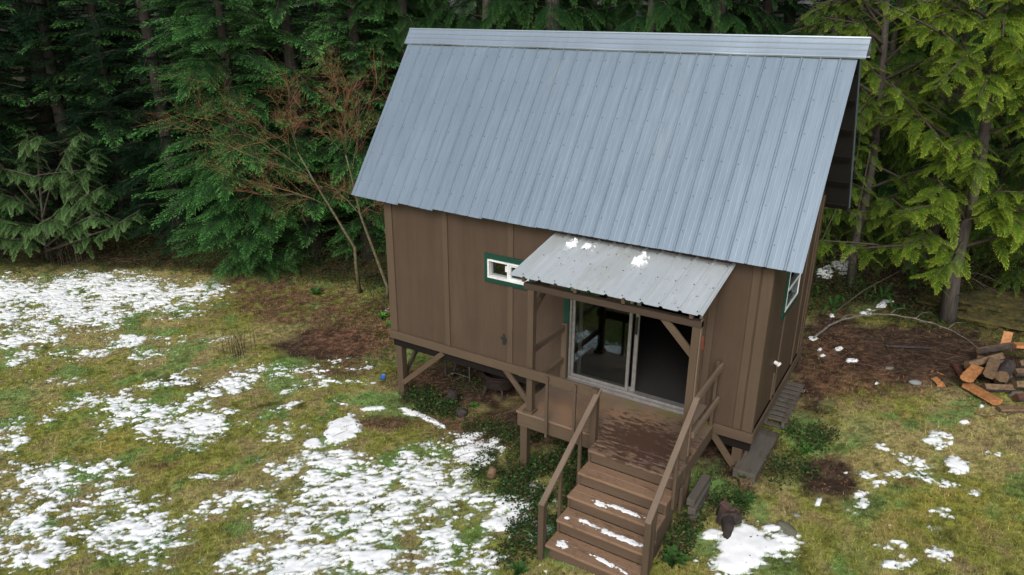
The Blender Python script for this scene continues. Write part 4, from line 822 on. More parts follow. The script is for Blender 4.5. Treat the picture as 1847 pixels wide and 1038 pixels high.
CRB=[[(8.2, 6.74, 2.46), (7.61, 5.79, 3.03), (6.94, 4.9, 3.83), (6.37, 4.2, 4.42)], [(8.19, 6.74, 4.12), (7.45, 5.92, 4.67), (6.5, 5.1, 5.27)], [(8.11, 6.69, 3.93), (7.68, 5.48, 4.53), (7.42, 4.85, 4.21)], [(8.21, 6.75, 1.63), (8.11, 5.75, 2.63), (8.15, 5.3, 2.99)], [(8.21, 6.75, 1.63), (7.75, 5.76, 2.29), (7.6, 5.31, 2.31)], [(8.19, 6.74, 1.63), (8.51, 6.23, 2.2), (8.96, 6.04, 2.35)], [(8.19, 6.74, 1.19), (6.99, 5.76, 1.09), (6.03, 4.93, 1.3)], [(8.13, 6.7, 3.65), (7.33, 6.44, 5.19), (6.89, 6.17, 5.37)], [(8.06, 6.66, 4.58), (8.21, 6.28, 5.11), (8.46, 5.97, 4.95)], [(8.16, 6.72, 1.3), (7.8, 5.56, 2.04), (7.35, 4.68, 2.12)], [(8.19, 6.74, 1.63), (8.68, 6.45, 1.77), (9.19, 6.3, 2.03)], [(8.11, 6.69, 4.12), (8.62, 6.41, 3.62), (9.08, 6.23, 3.22)], [(8.17, 6.72, 3.45), (8.46, 5.96, 3.92), (8.77, 5.92, 4.21)], [(8.22, 6.76, 2.76), (7.24, 6.74, 3.28), (6.59, 6.69, 3.33)], [(8.25, 6.78, 1.3), (8.15, 6.12, 1.03), (7.95, 5.65, 0.81)]]
hero_cedar('cedar_tree',(8.32,6.82,-.46),[(8.32, 6.82, -0.46), (8.2, 6.74, 0.75), (8.21, 6.75, 1.63), (8.21, 6.75, 2.76), (8.11, 6.69, 3.93), (8.02, 6.63, 4.93), (7.89, 6.55, 5.97)],[.17,.125,.11,.095,.085,.075,.065],CRB,'yellow-green cedar with a bare grey lower trunk rising behind the firewood pile',41,CB,CT,15)
C2B=[[(6.41, 7.73, 2.87), (6.36, 7.11, 2.73), (6.38, 6.65, 1.6)], [(6.37, 7.71, 3.42), (6.12, 6.96, 3.69), (6.19, 6.65, 2.57)], [(6.46, 7.76, 2.87), (6.69, 7.43, 3.47), (7.19, 7.27, 2.89)], [(6.2, 7.6, 4.48), (5.92, 6.95, 4.89), (5.4, 6.39, 5.08)], [(6.5, 7.78, 1.72), (6.1, 6.95, 1.95), (5.89, 6.47, 1.11)], [(6.24, 7.62, 4.27), (6.66, 7.41, 4.7), (7.08, 7.44, 4.9)], [(6.45, 7.76, 2.3), (6.93, 7.58, 2.05), (7.42, 7.53, 1.55)], [(6.18, 7.59, 4.88), (5.8, 7.35, 5.28), (5.25, 7.01, 5.38)], [(6.12, 7.55, 4.98), (6.61, 7.86, 5.29), (7.06, 8.13, 5.29)]]
hero_cedar('cedar_tree',(6.43,7.74,-.45),[(6.43, 7.74, -0.52), (6.33, 7.68, 0.51), (6.39, 7.71, 1.48), (6.39, 7.72, 2.42), (6.29, 7.65, 3.95), (6.1, 7.54, 5.68)],[.10,.08,.075,.07,.065,.06],C2B,'slimmer cedar with drooping yellowish boughs just past the gable end of the cabin',43,(.045,.10,.02),(.24,.31,.04),14,(.30,.52))
hero_cedar('cedar_tree',(-13.9,.91,-1.55), [(-13.9, 0.91, -1.54), (-13.81, 0.97, -0.71), (-13.71, 1.04, 0.26), (-13.61, 1.1, 1.04), (-13.51, 1.16, 1.65)],[.05,.042,.035,.03,.02], [[(-13.82, 0.97, -0.38), (-13.04, 1.1, 0.74), (-12.16, 1.29, 1.68), (-11.68, 1.35, 2.12)], [(-13.84, 0.95, -0.87), (-12.89, 1.07, -0.11), (-11.78, 1.29, 0.92), (-11.22, 1.4, 1.63)], [(-13.82, 0.97, -0.06), (-13.94, 0.42, 1.09), (-12.79, 0.54, 1.01), (-11.66, 0.89, 1.27)], [(-13.76, 1.0, 0.26), (-13.71, 0.8, 1.08), (-13.29, 0.82, 1.8), (-12.89, 0.95, 2.01)], [(-13.9, 0.91, -1.04), (-12.93, 1.05, -0.35), (-11.88, 1.23, 0.39), (-11.23, 1.39, 0.79)], [(-13.93, 0.89, -1.21), (-12.84, 1.1, -0.59), (-11.84, 1.25, -0.15), (-11.42, 1.28, -0.03)], [(-13.92, 0.9, -1.29), (-12.75, 1.28, -0.94), (-11.59, 1.64, -0.52), (-10.8, 1.9, 0.02)], [(-13.94, 0.89, -1.04), (-13.88, 0.46, -0.51), (-13.9, 0.09, -0.27), (-14.07, -0.25, -0.29)], [(-13.96, 0.88, -1.12), (-13.41, 0.51, -0.53), (-12.71, 0.59, -0.2), (-12.4, 0.67, -0.1)], [(-13.82, 0.97, -0.38), (-13.85, 0.59, 0.17), (-13.87, 0.23, 0.4), (-14.28, -0.14, 0.35)], [(-13.66, 1.06, 0.42), (-12.93, 1.28, 0.78), (-12.21, 1.38, 0.24), (-11.41, 1.76, -0.2)], [(-13.93, 0.89, -1.21), (-13.6, 0.39, -0.85), (-13.65, 0.01, -0.76), (-13.65, -0.22, -0.54)]],'young cedar with pale green arching fronds at the far left edge of the snow',47,(.030,.08,.025),(.27,.45,.16),2.6,(.34,.60),8,3.2,1.0)
# --- wood around: rows of hemlock and cedar, lowest branches kept above the dark floor
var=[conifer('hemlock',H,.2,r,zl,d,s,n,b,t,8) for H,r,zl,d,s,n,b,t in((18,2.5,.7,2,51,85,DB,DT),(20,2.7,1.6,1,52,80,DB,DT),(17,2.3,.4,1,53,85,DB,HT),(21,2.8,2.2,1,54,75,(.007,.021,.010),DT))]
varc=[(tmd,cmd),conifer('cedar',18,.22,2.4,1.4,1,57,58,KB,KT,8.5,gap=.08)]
rr=random.Random(77)
F2=np.array((-.527,.85));R2=np.array((.85,.527));C0=np.array((7.87,-8.72))
def world(d,l): return C0+F2*d+R2*l
names={'L':'left of the cabin','C':'behind the cabin roof','R':'right of the cabin'}
rows=[(19.6,[-.74,-.40,-.29,-.22,-.13,-.03,.07,.17,.26,.37,.47,.6,.76]),
      (20.8,[-.70,-.60,-.53,-.46,-.33]),
      (22.3,[-.78,-.67,-.57,-.45,-.35,-.26,-.17,-.08,.02,.12,.22,.32,.42,.53,.66,.8]),
      (25.5,[-.75,-.64,-.52,-.42,-.32,-.22,-.12,-.03,.06,.16,.27,.38,.49,.6,.74]),
      (30,[-.8,-.7,-.6,-.5,-.4,-.3,-.2,-.1,0,.1,.2,.3,.4,.5,.6,.7,.8]),
      (36,[-.8,-.7,-.6,-.5,-.4,-.3,-.2,-.1,0,.1,.2,.3,.4,.5,.6,.7,.8])]
depthword=['front of the forest','shadowed edge of the forest','second rank of the forest','middle of the forest','deep in the forest','farthest back in the forest']
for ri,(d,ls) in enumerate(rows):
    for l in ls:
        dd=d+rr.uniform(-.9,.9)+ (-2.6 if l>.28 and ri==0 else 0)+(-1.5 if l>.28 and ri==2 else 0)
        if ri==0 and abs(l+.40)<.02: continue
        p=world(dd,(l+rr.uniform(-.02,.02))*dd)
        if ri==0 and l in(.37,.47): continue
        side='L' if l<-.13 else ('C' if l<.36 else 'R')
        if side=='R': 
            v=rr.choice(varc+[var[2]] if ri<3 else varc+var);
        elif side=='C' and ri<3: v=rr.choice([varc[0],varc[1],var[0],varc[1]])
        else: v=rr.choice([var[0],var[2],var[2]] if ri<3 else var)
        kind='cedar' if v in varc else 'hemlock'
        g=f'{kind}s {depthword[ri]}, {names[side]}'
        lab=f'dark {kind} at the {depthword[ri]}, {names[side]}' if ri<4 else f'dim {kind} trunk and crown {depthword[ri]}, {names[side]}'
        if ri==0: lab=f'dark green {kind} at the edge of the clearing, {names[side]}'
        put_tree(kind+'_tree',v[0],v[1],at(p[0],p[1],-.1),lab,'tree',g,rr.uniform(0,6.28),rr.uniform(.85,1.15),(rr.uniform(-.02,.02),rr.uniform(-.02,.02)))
cmm=[conifer('cedar',11,.10,1.5,.4,2,s,70,(.030,.080,.016),(.17,.25,.04),7.5,gap=.12) for s in(71,72)]
for i,(x,y,sc_,lab) in enumerate(((7.3,9.3,1.0,'young olive green cedar filling the gap between the two nearer cedar trunks'),(9.7,8.9,1.05,'young olive green cedar at the right edge behind the mossy mound'),(5.1,8.6,1.0,'young olive green cedar just past the rear eave of the cabin'),(11.2,7.6,.9,'young cedar leaning into the picture at the far right edge'),(6.2,9.6,1.1,'olive green cedar behind the slimmer cedar, seen past the gable overhang'),(8.8,10.6,1.15,'olive green cedar farther back behind the yellow-green cedar'))):
    m_=cmm[i%2];put_tree('cedar_tree',m_[0],m_[1],at(x,y),lab,'tree',None,i*1.9,sc_)
for i,(x,y) in enumerate(((13.5,8.5),(15.5,5.5),(17.5,9.5),(18.5,3.0),(20.5,7.0),(-18.5,-2.5),(-20.5,-5.5),(-19.5,1.5),(-23,-1.5),(-22.5,-8.5))):
    m_=(var+varc)[i%5];k_='cedar' if m_ in varc else 'hemlock';w_='right' if x>0 else 'left'
    put_tree(k_+'_tree',m_[0],m_[1],at(x,y,-.1),f'dark {k_} closing the forest edge beyond the {w_} side of the clearing','tree',f'{k_}s beyond the {w_} side of the clearing',i*1.3,1)
# --- bare vine maples by the left corner
def maple(name,pts,rad,tips,label,seed):
    rr=random.Random(seed);mb=MB();base=np.array(pts[0]);base[2]-=.05;P=[np.array(p)-base for p in pts];mb.tube(P,rad,8,0)
    def grow(p,d,L,r,dep):
        n=4;path=[p];dd=d.copy()
        for i in range(n):
            dd=dd+np.array([rr.uniform(-.22,.22) for _ in range(3)])+np.array((0,0,.04));dd/=np.linalg.norm(dd);path.append(path[-1]+dd*L/n)
        mb.tube(path,[r*(1-.16*i) for i in range(n+1)],4 if r>.006 else 3,0 if r>.011 else 1)
        if dep<=0:return
        for i in range(1,n+1):
            for _ in range(2 if dep>1 else 2):
                if rr.random()<.52:
                    a=np.array([rr.uniform(-1,1) for _ in range(3)]);a-=dd*(a@dd);a/=np.linalg.norm(a)+1e-6
                    nd=dd*rr.uniform(.55,.9)+a*rr.uniform(.5,.9);nd/=np.linalg.norm(nd);grow(path[i],nd,L*rr.uniform(.45,.68),r*.55,dep-1)
    for t,src in tips:
        a=P[src];b=np.array(t)-base;m=(a+b)/2+np.array([rr.uniform(-.15,.15) for _ in range(3)])+np.array((0,0,.1))
        L=np.linalg.norm(b-a);pth=[a,a+(m-a)*.5+np.array((0,0,.03)),m,m+(b-m)*.5,b];r=rad[src]*.5
        mb.tube(pth,[r,r*.85,r*.65,r*.45,r*.25],5,0)
        for i in (1,2,3,4):
            for _ in range(2):
                d=(b-a)/L+np.array([rr.uniform(-.8,.8) for _ in range(3)]);d/=np.linalg.norm(d);grow(pth[i],d,L*rr.uniform(.28,.48),max(.006,r*.35),2)
    e=empty(name,tuple(base),label,'tree')
    tm=new_mesh('maple',mb.V,mb.F,[M['mapletrunk'],M['mapletwig']],mb.M,True);link(tm,'branches',e,(0,0,0));return e
maple('maple_tree',[(-4.15,3.48,-1.4),(-4.06,3.32,-.6),(-4.06,3.32,-.09),(-4.5,3.04,.93),(-4.79,2.87,1.58),(-5.03,2.72,2.19)],[.05,.042,.036,.028,.022,.015],
  [((-6.61,1.74,2.9),4),((-5.89,2.18,2.94),5),((-5.33,2.53,3.25),5),((-6.27,1.95,1.58),3),((-5.08,2.69,3.6),5),((-5.5,1.9,1.3),3),((-3.6,2.9,1.4),3),((-7.1,1.8,2.6),4)],'bare leaning maple with a mossy stem and orange twigs spreading over the hemlock',5)
maple('maple_tree',[(-3.30,3.50,-1.38),(-3.26,3.51,-1.0),(-3.51,3.36,-.02),(-3.71,3.23,.79),(-3.83,3.16,1.7),(-3.91,3.11,2.18)],[.045,.040,.035,.028,.022,.016],
  [((-4.68,2.64,3.2),5),((-3.74,3.22,2.9),5),((-3.76,3.2,3.6),5),((-4.04,3.03,3.8),5),((-3.23,3.53,3.7),5),((-4.15,2.96,3.6),5),((-2.9,3.0,1.2),3),((-4.6,2.7,1.5),3),((-3.0,3.2,3.0),4)],'bare maple with pale lichen-spotted stem nearest the left corner of the cabin',9)
# ---------------- ferns and small plants
def fern_mesh(seed,nf,L):
    rr=random.Random(seed);parts=[]
    T,K=templ('fern_',0,0,0)[0] if False else FT
    for i in range(nf):
        a=6.283*i/nf+rr.uniform(-.3,.3);V,k=place(T,K,(0,0,.02),a,R(rr.uniform(35,62)),L*rr.uniform(.7,1.1),rr.uniform(1.1,1.7),.3,rr.uniform(-.3,.3));parts.append((V,tint(k,(.030,.085,.018),(.055,.13,.028),rr.uniform(.8,1.2))))
    return crown_mesh('fern',parts,M['blade'])
def fern_frond():
    T=[];K=[]
    for i in range(26):
        t=.1+.9*i/26;L=.14*min(1,t*4)*(1.03-t)**.7
        for s in(-1,1):
            a=s*R(78-20*t);w=.015;dx,dy=math.cos(a)*L,math.sin(a)*L
            T.append(((t-w,0,0),(t+w,0,0),(t+dx,dy,-.004)));K.append(t)
    T.append(((0,.004,0),(0,-.004,0),(1,0,0)));K.append(.3)
    return np.array(T),np.array(K)
FT=fern_frond()
fm=[fern_mesh(i,9+i,.62) for i in range(3)]
fl=[(6.27,6.22,'sword fern by the end of the fallen branch near the gable wall'),(7.08,7.15,'sword fern in the middle of the forest edge between the two cedar trunks'),(7.95,7.78,'sword fern close behind the yellow-green cedar trunk'),(5.76,6.95,'sword fern half hidden behind the rear corner of the cabin'),(7.45,6.75,'sword fern in front of the snow spots at the forest edge'),(6.75,7.3,'sword fern at the foot of the slimmer cedar'),(9.3,8.9,'sword fern above the mossy mound at the right edge'),(-3.0,4.2,'fern in the dark gap behind the bare maples'),(7.5,8.4,'sword fern deeper in the gap between the cedars'),(5.4,7.6,'sword fern farther back beyond the rear corner of the cabin')]
for i,(x,y,lab) in enumerate(fl):
    o=link(fm[i%3],'sword_fern',loc=at(x,y,0));o.rotation_euler=(0,0,i*1.3);s=[1,1.1,.95,.9,.85,1,1.1,.8,.9,1][i];o.scale=(s,s,s);tag(o,lab,'fern','ferns along the forest edge')
# broad-leaved weed rosettes
def rosette(seed,n,L,c,up=(20,60)):
    rr=random.Random(seed);P=[];C=[]
    for i in range(n):
        a=rr.uniform(0,6.28);e=R(rr.uniform(*up));l=L*rr.uniform(.6,1.1);w=l*.16;d=np.array((math.cos(a)*math.cos(e),math.sin(a)*math.cos(e),math.sin(e)));s=np.array((-math.sin(a),math.cos(a),0))
        b=np.zeros(3);m=d*l*.55+np.array((0,0,.02));t=d*l+np.array((0,0,-.25*l));P+=[b,m-s*w,t,b,t,m+s*w];C+=[np.array(c)*rr.uniform(.7,1.25)]*6
    return fast_mesh('rosette',np.array(P),np.arange(len(P)).reshape(-1,3),[M['blade']],np.array(C))
r1=rosette(3,22,.22,(.07,.20,.035));r2=rosette(8,30,.30,(.05,.12,.03),(25,75))
for x,y,me_,s,lab in((-2.62,2.59,r1,1,'bright green weed rosette on the leaf litter nearest the left wall corner'),(-2.14,2.31,r1,.8,'smaller bright green weed just below the larger rosette by the left corner'),(6.83,.9,r1,.7,'fresh green weed beside the pallet'),(1.55,.25,r1,.55,'pale green weed in front of the fire pit leg'),(6.35,-.6,r2,.8,'leafy weed clump beside the front right stilt'),(5.95,-2.0,r2,.85,'arching grass tuft against the lower right stair post'),(4.42,-2.95,r2,.6,'grass tuft at the foot of the left stair post'),(-5.1,2.9,r2,.9,'arching grass tuft on the litter under the maples')):
    o=link(me_,'weed_plant',loc=at(x,y,0));o.scale=(s,s,s);o.rotation_euler=(0,0,x);tag(o,lab,'plant','weeds in the clearing')
# fir sprig leaning on the left end of the lowest step
parts=[];T,K=templ('hemlock',26,8,.050)[0]
for a,e,l in((1.9,.9,.34),(.4,.5,.30),(3.4,.8,.26),(5.2,.6,.25),(2.6,1.2,.32)):
    V,k=place(T,K,(0,0,0),a,e,l,.7,.3);parts.append((V,tint(k,(.03,.085,.025),(.06,.16,.045),1)))
o=link(crown_mesh('seedling',parts),'fir_seedling',loc=(4.545,-2.52,-.82));tag(o,'small green fir sprig poking up at the left end of the lowest stair','seedling')
mb=MB();rr=random.Random(4)
for i in range(34):
    x,y=rr.gauss(0,.16),rr.gauss(0,.12);h=rr.uniform(.3,.62);mb.tube([(x,y,0),(x+rr.uniform(-.04,.04),y,h*.5),(x+rr.uniform(-.12,.12),y+rr.uniform(-.08,.08),h)],[.006,.005,.003],3,rr.random()<.4)
o=mb.build('dead_stalks',[M['limb'],M['moss']],origin=(0,0,0));o.location=at(-3.99,-.31,0);tag(o,'clump of upright dead brown stalks standing in the snowy grass','dead stalks')
mb=MB()
for i in range(16):
    x,y=rr.gauss(0,.5),rr.gauss(0,.2);h=rr.uniform(.5,1.3);mb.tube([(x,y,0),(x+rr.uniform(-.1,.1),y,h*.6),(x+rr.uniform(-.3,.3),y+rr.uniform(-.1,.1),h)],[.007,.005,.003],3)
o=mb.build('bare_saplings',[M['limb']],origin=(0,0,0));o.location=at(-12.9,.9,0);tag(o,'thin bare saplings and canes at the dark forest edge, far left','saplings')
# ================================================================ SMALL THINGS
def lump(name,mat,loc,size,label,cat,seed,rot=0,amp=.35,n=3,group=None,flat=.0,parts_=None):
    import bmesh
    bm=bmesh.new();bmesh.ops.create_icosphere(bm,subdivisions=n,radius=1);A=np.array([v.co[:] for v in bm.verts])
    nn=fbm(A[:,0]*1.3+seed,A[:,1]*1.3+A[:,2]*1.7,1.3,3,seed);A=A*(1+amp*(nn-.5)*2)[:,None]*np.array(size)
    for v,a in zip(bm.verts,A):v.co=a
    me=bpy.data.meshes.new(name);bm.to_mesh(me);bm.free();me.materials.append(mat)
    me.polygons.foreach_set('use_smooth',[True]*len(me.polygons));o=link(me,name,loc=loc);o.rotation_euler=(0,0,rot);return tag(o,label,cat,group)
lump('mossy_mound',M['moss'],at(9.3,8.0,-.05),(1.6,1.0,.24),'low mound covered in olive moss at the right edge under the cedar','mound',4,.3,.6,5)
lump('flat_stone',M['rock'],at(6.97,-.85,.0),(.17,.085,.045),'flat greenish stone beside the snow patch right of the stairs','stone',6,-.75,.25)
lump('stone',M['rockgrey'],at(7.01,-.52,.005),(.045,.03,.02),'tiny bluish grey stone above the flat greenish stone','stone',8,.2,.3,2)
lump('stone',M['rockgrey'],at(7.97,3.76,.01),(.10,.07,.05),'pale grey angular stone on bare soil left of the firewood','stone',9,.5,.4,2)
lump('stone',M['rock'],at(9.42,4.2,.02),(.13,.09,.07),'greenish stone at the lower right of the firewood pile','stone',12,.2,.35)
lump('stone',M['rock'],at(7.55,4.05,.01),(.09,.06,.03),'flat dull stone on the soil near the small firewood block','stone',15,.9,.35,2)
lump('rock',M['firbark'],at(1.54,-.12,.03),(.10,.085,.10),'rounded brownish rock in the weeds under the front of the cabin','rock',14,.2,.3)
mb=MB();mb.tube([(0,0,-.1),(0,0,.10),(.01,.0,.24)],[.14,.10,.085],9,0);mb.tube([(-.05,-.03,.02),(-.2,-.12,-.04)],[.04,.015],5,0);o=mb.build('tree_stump',[M['bark']],origin=(0,0,0),smooth=True);o.location=at(1.12,.2,0);tag(o,'small rotten brown stump among the weeds under the cabin','stump')
e=empty('burnt_stump',at(6.28,-1.02,-.03),'dark rotten stump with one long root reaching into the snow by the stairs','stump')
mb=MB();n=14;ring_=[]
V=[];rr=random.Random(3)
for z,r in((-.08,.19),(.05,.15),(.17,.135),(.215,.125)):
    for i in range(n):
        a=6.283*i/n;q=r*(1+.22*math.sin(a*3+1)+rr.uniform(-.1,.1));V.append((q*math.cos(a),q*math.sin(a)*.85,z+rr.uniform(-.02,.02)))
Fs=[(r*n+i,r*n+(i+1)%n,(r+1)*n+(i+1)%n,(r+1)*n+i) for r in range(3) for i in range(n)];mb.add(V,Fs);mb.build('stump_body',M['stump'],e).location=(0,0,0)
mb=MB();mb.add(V[-n:]+[(0,0,.18)],[(i,(i+1)%n,n) for i in range(n)]);mb.build('stump_top',M['stumptop'],e).location=(0,0,0)
mb=MB();mb.tube([(.02,-.08,.12),(.07,-.20,.05),(.10,-.34,.03),(.13,-.48,.01)],[.085,.07,.055,.02],8);mb.build('root',M['stump'],e,smooth=True).location=(0,0,0)
mb=MB();mb.tube([(0,0,-.05),(.02,.01,.10),(.03,.03,.20)],[.075,.07,.05],8);o=mb.build('log_chunk',[M['oldsplit']],origin=(0,0,0),smooth=True);o.location=at(3.02,-1.45,0);o.rotation_euler=(.3,.15,0);tag(o,'short mossy log chunk standing in the weeds left of the deck post','log')
# fallen branch
pts=[(6.24,4.54,.06),(6.41,5.38,.10),(6.83,5.89,.14),(7.29,6.2,.16),(7.87,6.26,.14),(8.43,6.17,.10),(8.87,5.61,.06)]
fp=[]
for i in range(len(pts)-1):
    for q in range(5):
        t=q/5;fp.append(tuple(np.array(pts[i])*(1-t)+np.array(pts[i+1])*t))
fp.append(pts[-1]);A=np.array(fp)
for _ in range(6): A[1:-1]=(A[:-2]+A[1:-1]*2+A[2:])/4
fp=[(x,y,float(ground_z(x,y))+z+.01*math.sin(i*2.1)) for i,(x,y,z) in enumerate(A)];k=len(fp)
mb=MB();mb.tube(fp,[.024*(1-.7*i/k) for i in range(k)],7)
for i in(6,11,15,19,24): p=np.array(fp[i]);mb.tube([p,p+np.array((.1,.12,.1)),p+np.array((.25,.2,.12))],[.010,.006,.003],4)
o=mb.build('fallen_branch',[simple('pale_bark',(.20,.19,.17),(.07,.06,.05),16,.9,bs=.5)],smooth=True);tag(o,'long pale fallen branch arched over the bare soil behind the gable end','branch')
# second leaning stick in the ferns
mb=MB();mb.tube([(6.3,6.0,gnd(6.3,6.0)),(6.75,6.6,.0),(7.3,7.2,.35)],[.018,.014,.008],5);o=mb.build('leaning_stick',[M['limb']],smooth=True);tag(o,'thin dead stick leaning up out of the ferns behind the fallen branch','stick')
mb=MB();mb.tube([(7.4,4.9,gnd(7.4,4.9)+.04),(8.1,5.2,gnd(8.1,5.2)+.06)],[.03,.02],6);o=mb.build('bark_log',[M['firbark']],smooth=True);tag(o,'dark half-buried branch lying inside the curve of the fallen branch','log')
# ---------------- firewood
def split(p0,p1,w,h,kind,seed,label,name='firewood',twist=0,bark=True,grp='split firewood in the pile'):
    """wedge of split log: flat split faces in fresh wood, one rounded bark face"""
    rr=random.Random(seed);p0=np.array(p0,float);p1=np.array(p1,float);c=(p0+p1)/2;d=p1-p0;L=np.linalg.norm(d);d/=L
    up=np.array((0,0,1.));a=np.cross(d,up);a/=np.linalg.norm(a);u=np.cross(a,d)
    if kind=='board': prof_=[(-.5,.28),(.5,.34),(.52,-.1),(.2,-.45),(-.3,-.42),(-.52,-.12)]
    elif kind=='wedge': prof_=[(-.5,.1),(.02,.5),(.5,.05),(.38,-.3),(.1,-.5),(-.25,-.42)]
    else: prof_=[(math.cos(t)*.5,math.sin(t)*.5) for t in [6.283*i/11+.2 for i in range(11)]]
    ct,s_=math.cos(twist),math.sin(twist);k=len(prof_);V=[];ns=5
    for j in range(ns):
        t=j/(ns-1)-.5
        for i,(x,y) in enumerate(prof_):
            x2,y2=(x*ct-y*s_)*w,(x*s_+y*ct)*h;jx=rr.uniform(-.035,.035)*w;jy=rr.uniform(-.03,.03)*h
            V.append(d*L*t*(1+rr.uniform(-.02,.02) if j in(0,ns-1) else 1)+a*(x2+jx)+u*(y2+jy))
    if kind=='round': mm=[1]*k
    else:
        nf=2 if kind=='wedge' else 1
        mm=[0 if (i<nf or (kind=='board' and i in(1,5) )) else (1 if bark else 0) for i in range(k)]
    e=empty(name,tuple(c),label,'firewood',grp)
    fw=[(j*k+i,j*k+(i+1)%k,(j+1)*k+(i+1)%k,(j+1)*k+i) for j in range(ns-1) for i in range(k)];fmx=[mm[i] for j in range(ns-1) for i in range(k)]
    fw+=[tuple(range(k-1,-1,-1)),tuple(range((ns-1)*k,ns*k))];fmx+=[0,0]
    return e,V,fw,fmx
WM={'fresh':'splitwood','old':'oldsplit','red':'redsplit'}
def firewood(p0,p1,w,h,kind,mat,seed,label,twist=0,bark=True):
    e,V,fw,fmx=split(p0,p1,w,h,kind,seed,label,twist=twist,bark=bark)
    if kind=='round':
        link(new_mesh('log_body',V,fw,[M[WM[mat]],M['firbark']],fmx),'log_body',e,(0,0,0));return
    for mi,nm_ in((0,'split_face'),(1,'bark')):
        ff=[f for f,m in zip(fw,fmx) if m==mi]
        if ff:
            used=sorted({i for f in ff for i in f});mp={a:b for b,a in enumerate(used)}
            me=new_mesh(nm_,[V[i] for i in used],[tuple(mp[i] for i in f) for f in ff],[M[WM[mat]] if mi==0 else M['firbark']]);link(me,nm_,e,(0,0,0))
g0=-.50
FW=[((8.80,4.42,-.235),(8.66,3.90,-.26),.19,.10,'board','fresh',1,'bright orange split piece lying crosswise on top at the left of the pile',0,True),
((8.70,4.02,-.42),(9.10,3.62,-.41),.21,.12,'board','fresh',2,'long fresh orange slab with dark streaks at the lower front of the pile',.1,True),
((8.66,4.50,-.27),(9.12,5.0,-.18),.15,.15,'wedge','old',3,'weathered grey-tan split log at the upper left of the pile',-.15,False),
((9.03,4.72,-.17),(8.96,4.18,-.22),.17,.14,'board','old',4,'brown split log pointing to the viewer in the middle of the pile',.1,True),
((9.24,4.72,-.20),(9.14,4.22,-.22),.20,.20,'round','old',5,'thick round log with dark grey bark beside the brown split one',0,True),
((8.79,5.00,-.17),(9.27,5.44,-.12),.12,.12,'wedge','old',6,'bark-covered log with a bright end lying along the top of the pile',.9,True),
((9.30,5.40,-.10),(9.62,5.55,-.10),.15,.13,'board','fresh',7,'pale orange split piece at the upper right corner of the pile',0,True),
((9.19,5.58,-.22),(9.20,5.70,.02),.14,.10,'board','fresh',8,'small orange block standing on end behind the top of the pile',0,True),
((8.24,4.02,-.445),(8.34,3.84,-.44),.14,.13,'wedge','fresh',9,'short golden block lying alone on the soil left of the pile',.2,True),
((8.50,4.80,-.43),(8.62,4.42,-.44),.12,.08,'board','red',10,'dark red strip of heartwood on the ground left of the pile',.3,False),
((9.14,3.52,-.47),(9.50,3.74,-.46),.13,.09,'wedge','old',11,'flat tan piece at the bottom right below the pile',.6,False),
((9.38,4.86,-.20),(9.66,5.02,-.18),.15,.14,'wedge','old',12,'brown split log end at the right edge, highest of three',0,True),
((9.33,4.58,-.25),(9.60,4.72,-.24),.16,.14,'wedge','old',13,'shadowed split log at the right edge, middle of three',.4,True),
((9.33,4.28,-.33),(9.62,4.44,-.33),.17,.15,'wedge','old',14,'shadowed split log at the right edge, lowest of three',-.2,True),
((9.36,3.98,-.42),(9.60,4.18,-.42),.13,.13,'wedge','red',15,'reddish chunk beside the greenish stone at the foot of the pile',.3,True),
((8.93,4.10,-.42),(9.33,4.32,-.42),.15,.14,'wedge','old',16,'dark log deep inside the pile below the round one',0,True),
((8.88,4.66,-.40),(9.25,4.50,-.40),.16,.15,'round','old',17,'dark round log under the weathered grey-tan one',0,True),
((8.80,5.08,-.36),(9.34,5.10,-.36),.16,.15,'wedge','old',18,'shadowed log under the bark-covered top one',.4,True),
((9.1,4.45,-.40),(9.45,4.85,-.36),.16,.15,'wedge','old',19,'dark log buried under the round grey-barked one',.4,True),
((8.62,4.25,-.44),(8.78,4.55,-.42),.13,.12,'wedge','red',20,'dark reddish wedge holding up the bright crosswise piece',.2,True)]
for f in FW: firewood(*f)
mb=MB()
for i,(x,y) in enumerate(((8.42,2.9),(8.89,3.38),(8.12,3.11),(8.6,3.3),(9.0,3.2),(8.5,3.75),(8.15,3.5),(8.75,3.55),(7.9,2.5),(8.35,4.3),(8.2,4.4))):
    a=i*1.7;z=gnd(x,y)+.012;mb.beam((x,y,z),(x+.10*math.cos(a),y+.10*math.sin(a),z+.01),.02,.006)
o=mb.build('wood_chips',[M['splitwood']],origin=(0,0,0));tag(o,'orange splinters of wood scattered around the chopping area','wood chips',kind='stuff')
# ---------------- pallet, planks, blocks by the gable side
e=empty('wooden_pallet',(6.15,1.9,gnd(6.15,1.9)),'grey slatted wooden pallet on the ground under the gable wall','pallet')
z0=gnd(6.3,1.9)+.01
for i in range(9):
    y=1.25+i*.155;mb=MB();mb.box(5.85,6.47+.02*math.sin(i*3),y,y+.105,z0+.09,z0+.108);mb.build('slat',M['grey'],e,bevel=.002)
for x in(5.88,6.15,6.40): mb=MB();mb.box(x,x+.04,1.25,2.60,z0,z0+.088);mb.build('stringer_board',M['grey'],e)
for i in range(3): y=1.25+i*.62;mb=MB();mb.box(5.85,6.46,y,y+.10,z0-.02,z0-.002);mb.build('slat',M['grey'],e)
mb=MB();mb.box(-.16,.14,-.62,.62,0,.13);o=mb.build('timber_crate',[M['grey']],origin=(0,0,0),bevel=.006);z1=gnd(6.3,.35);o.location=(6.27,.42,z1+.0);o.rotation_euler=(0,0,-.02);tag(o,'long weathered timber plank beam lying beside the front right stilt','timber')
o.name='timber_beam'
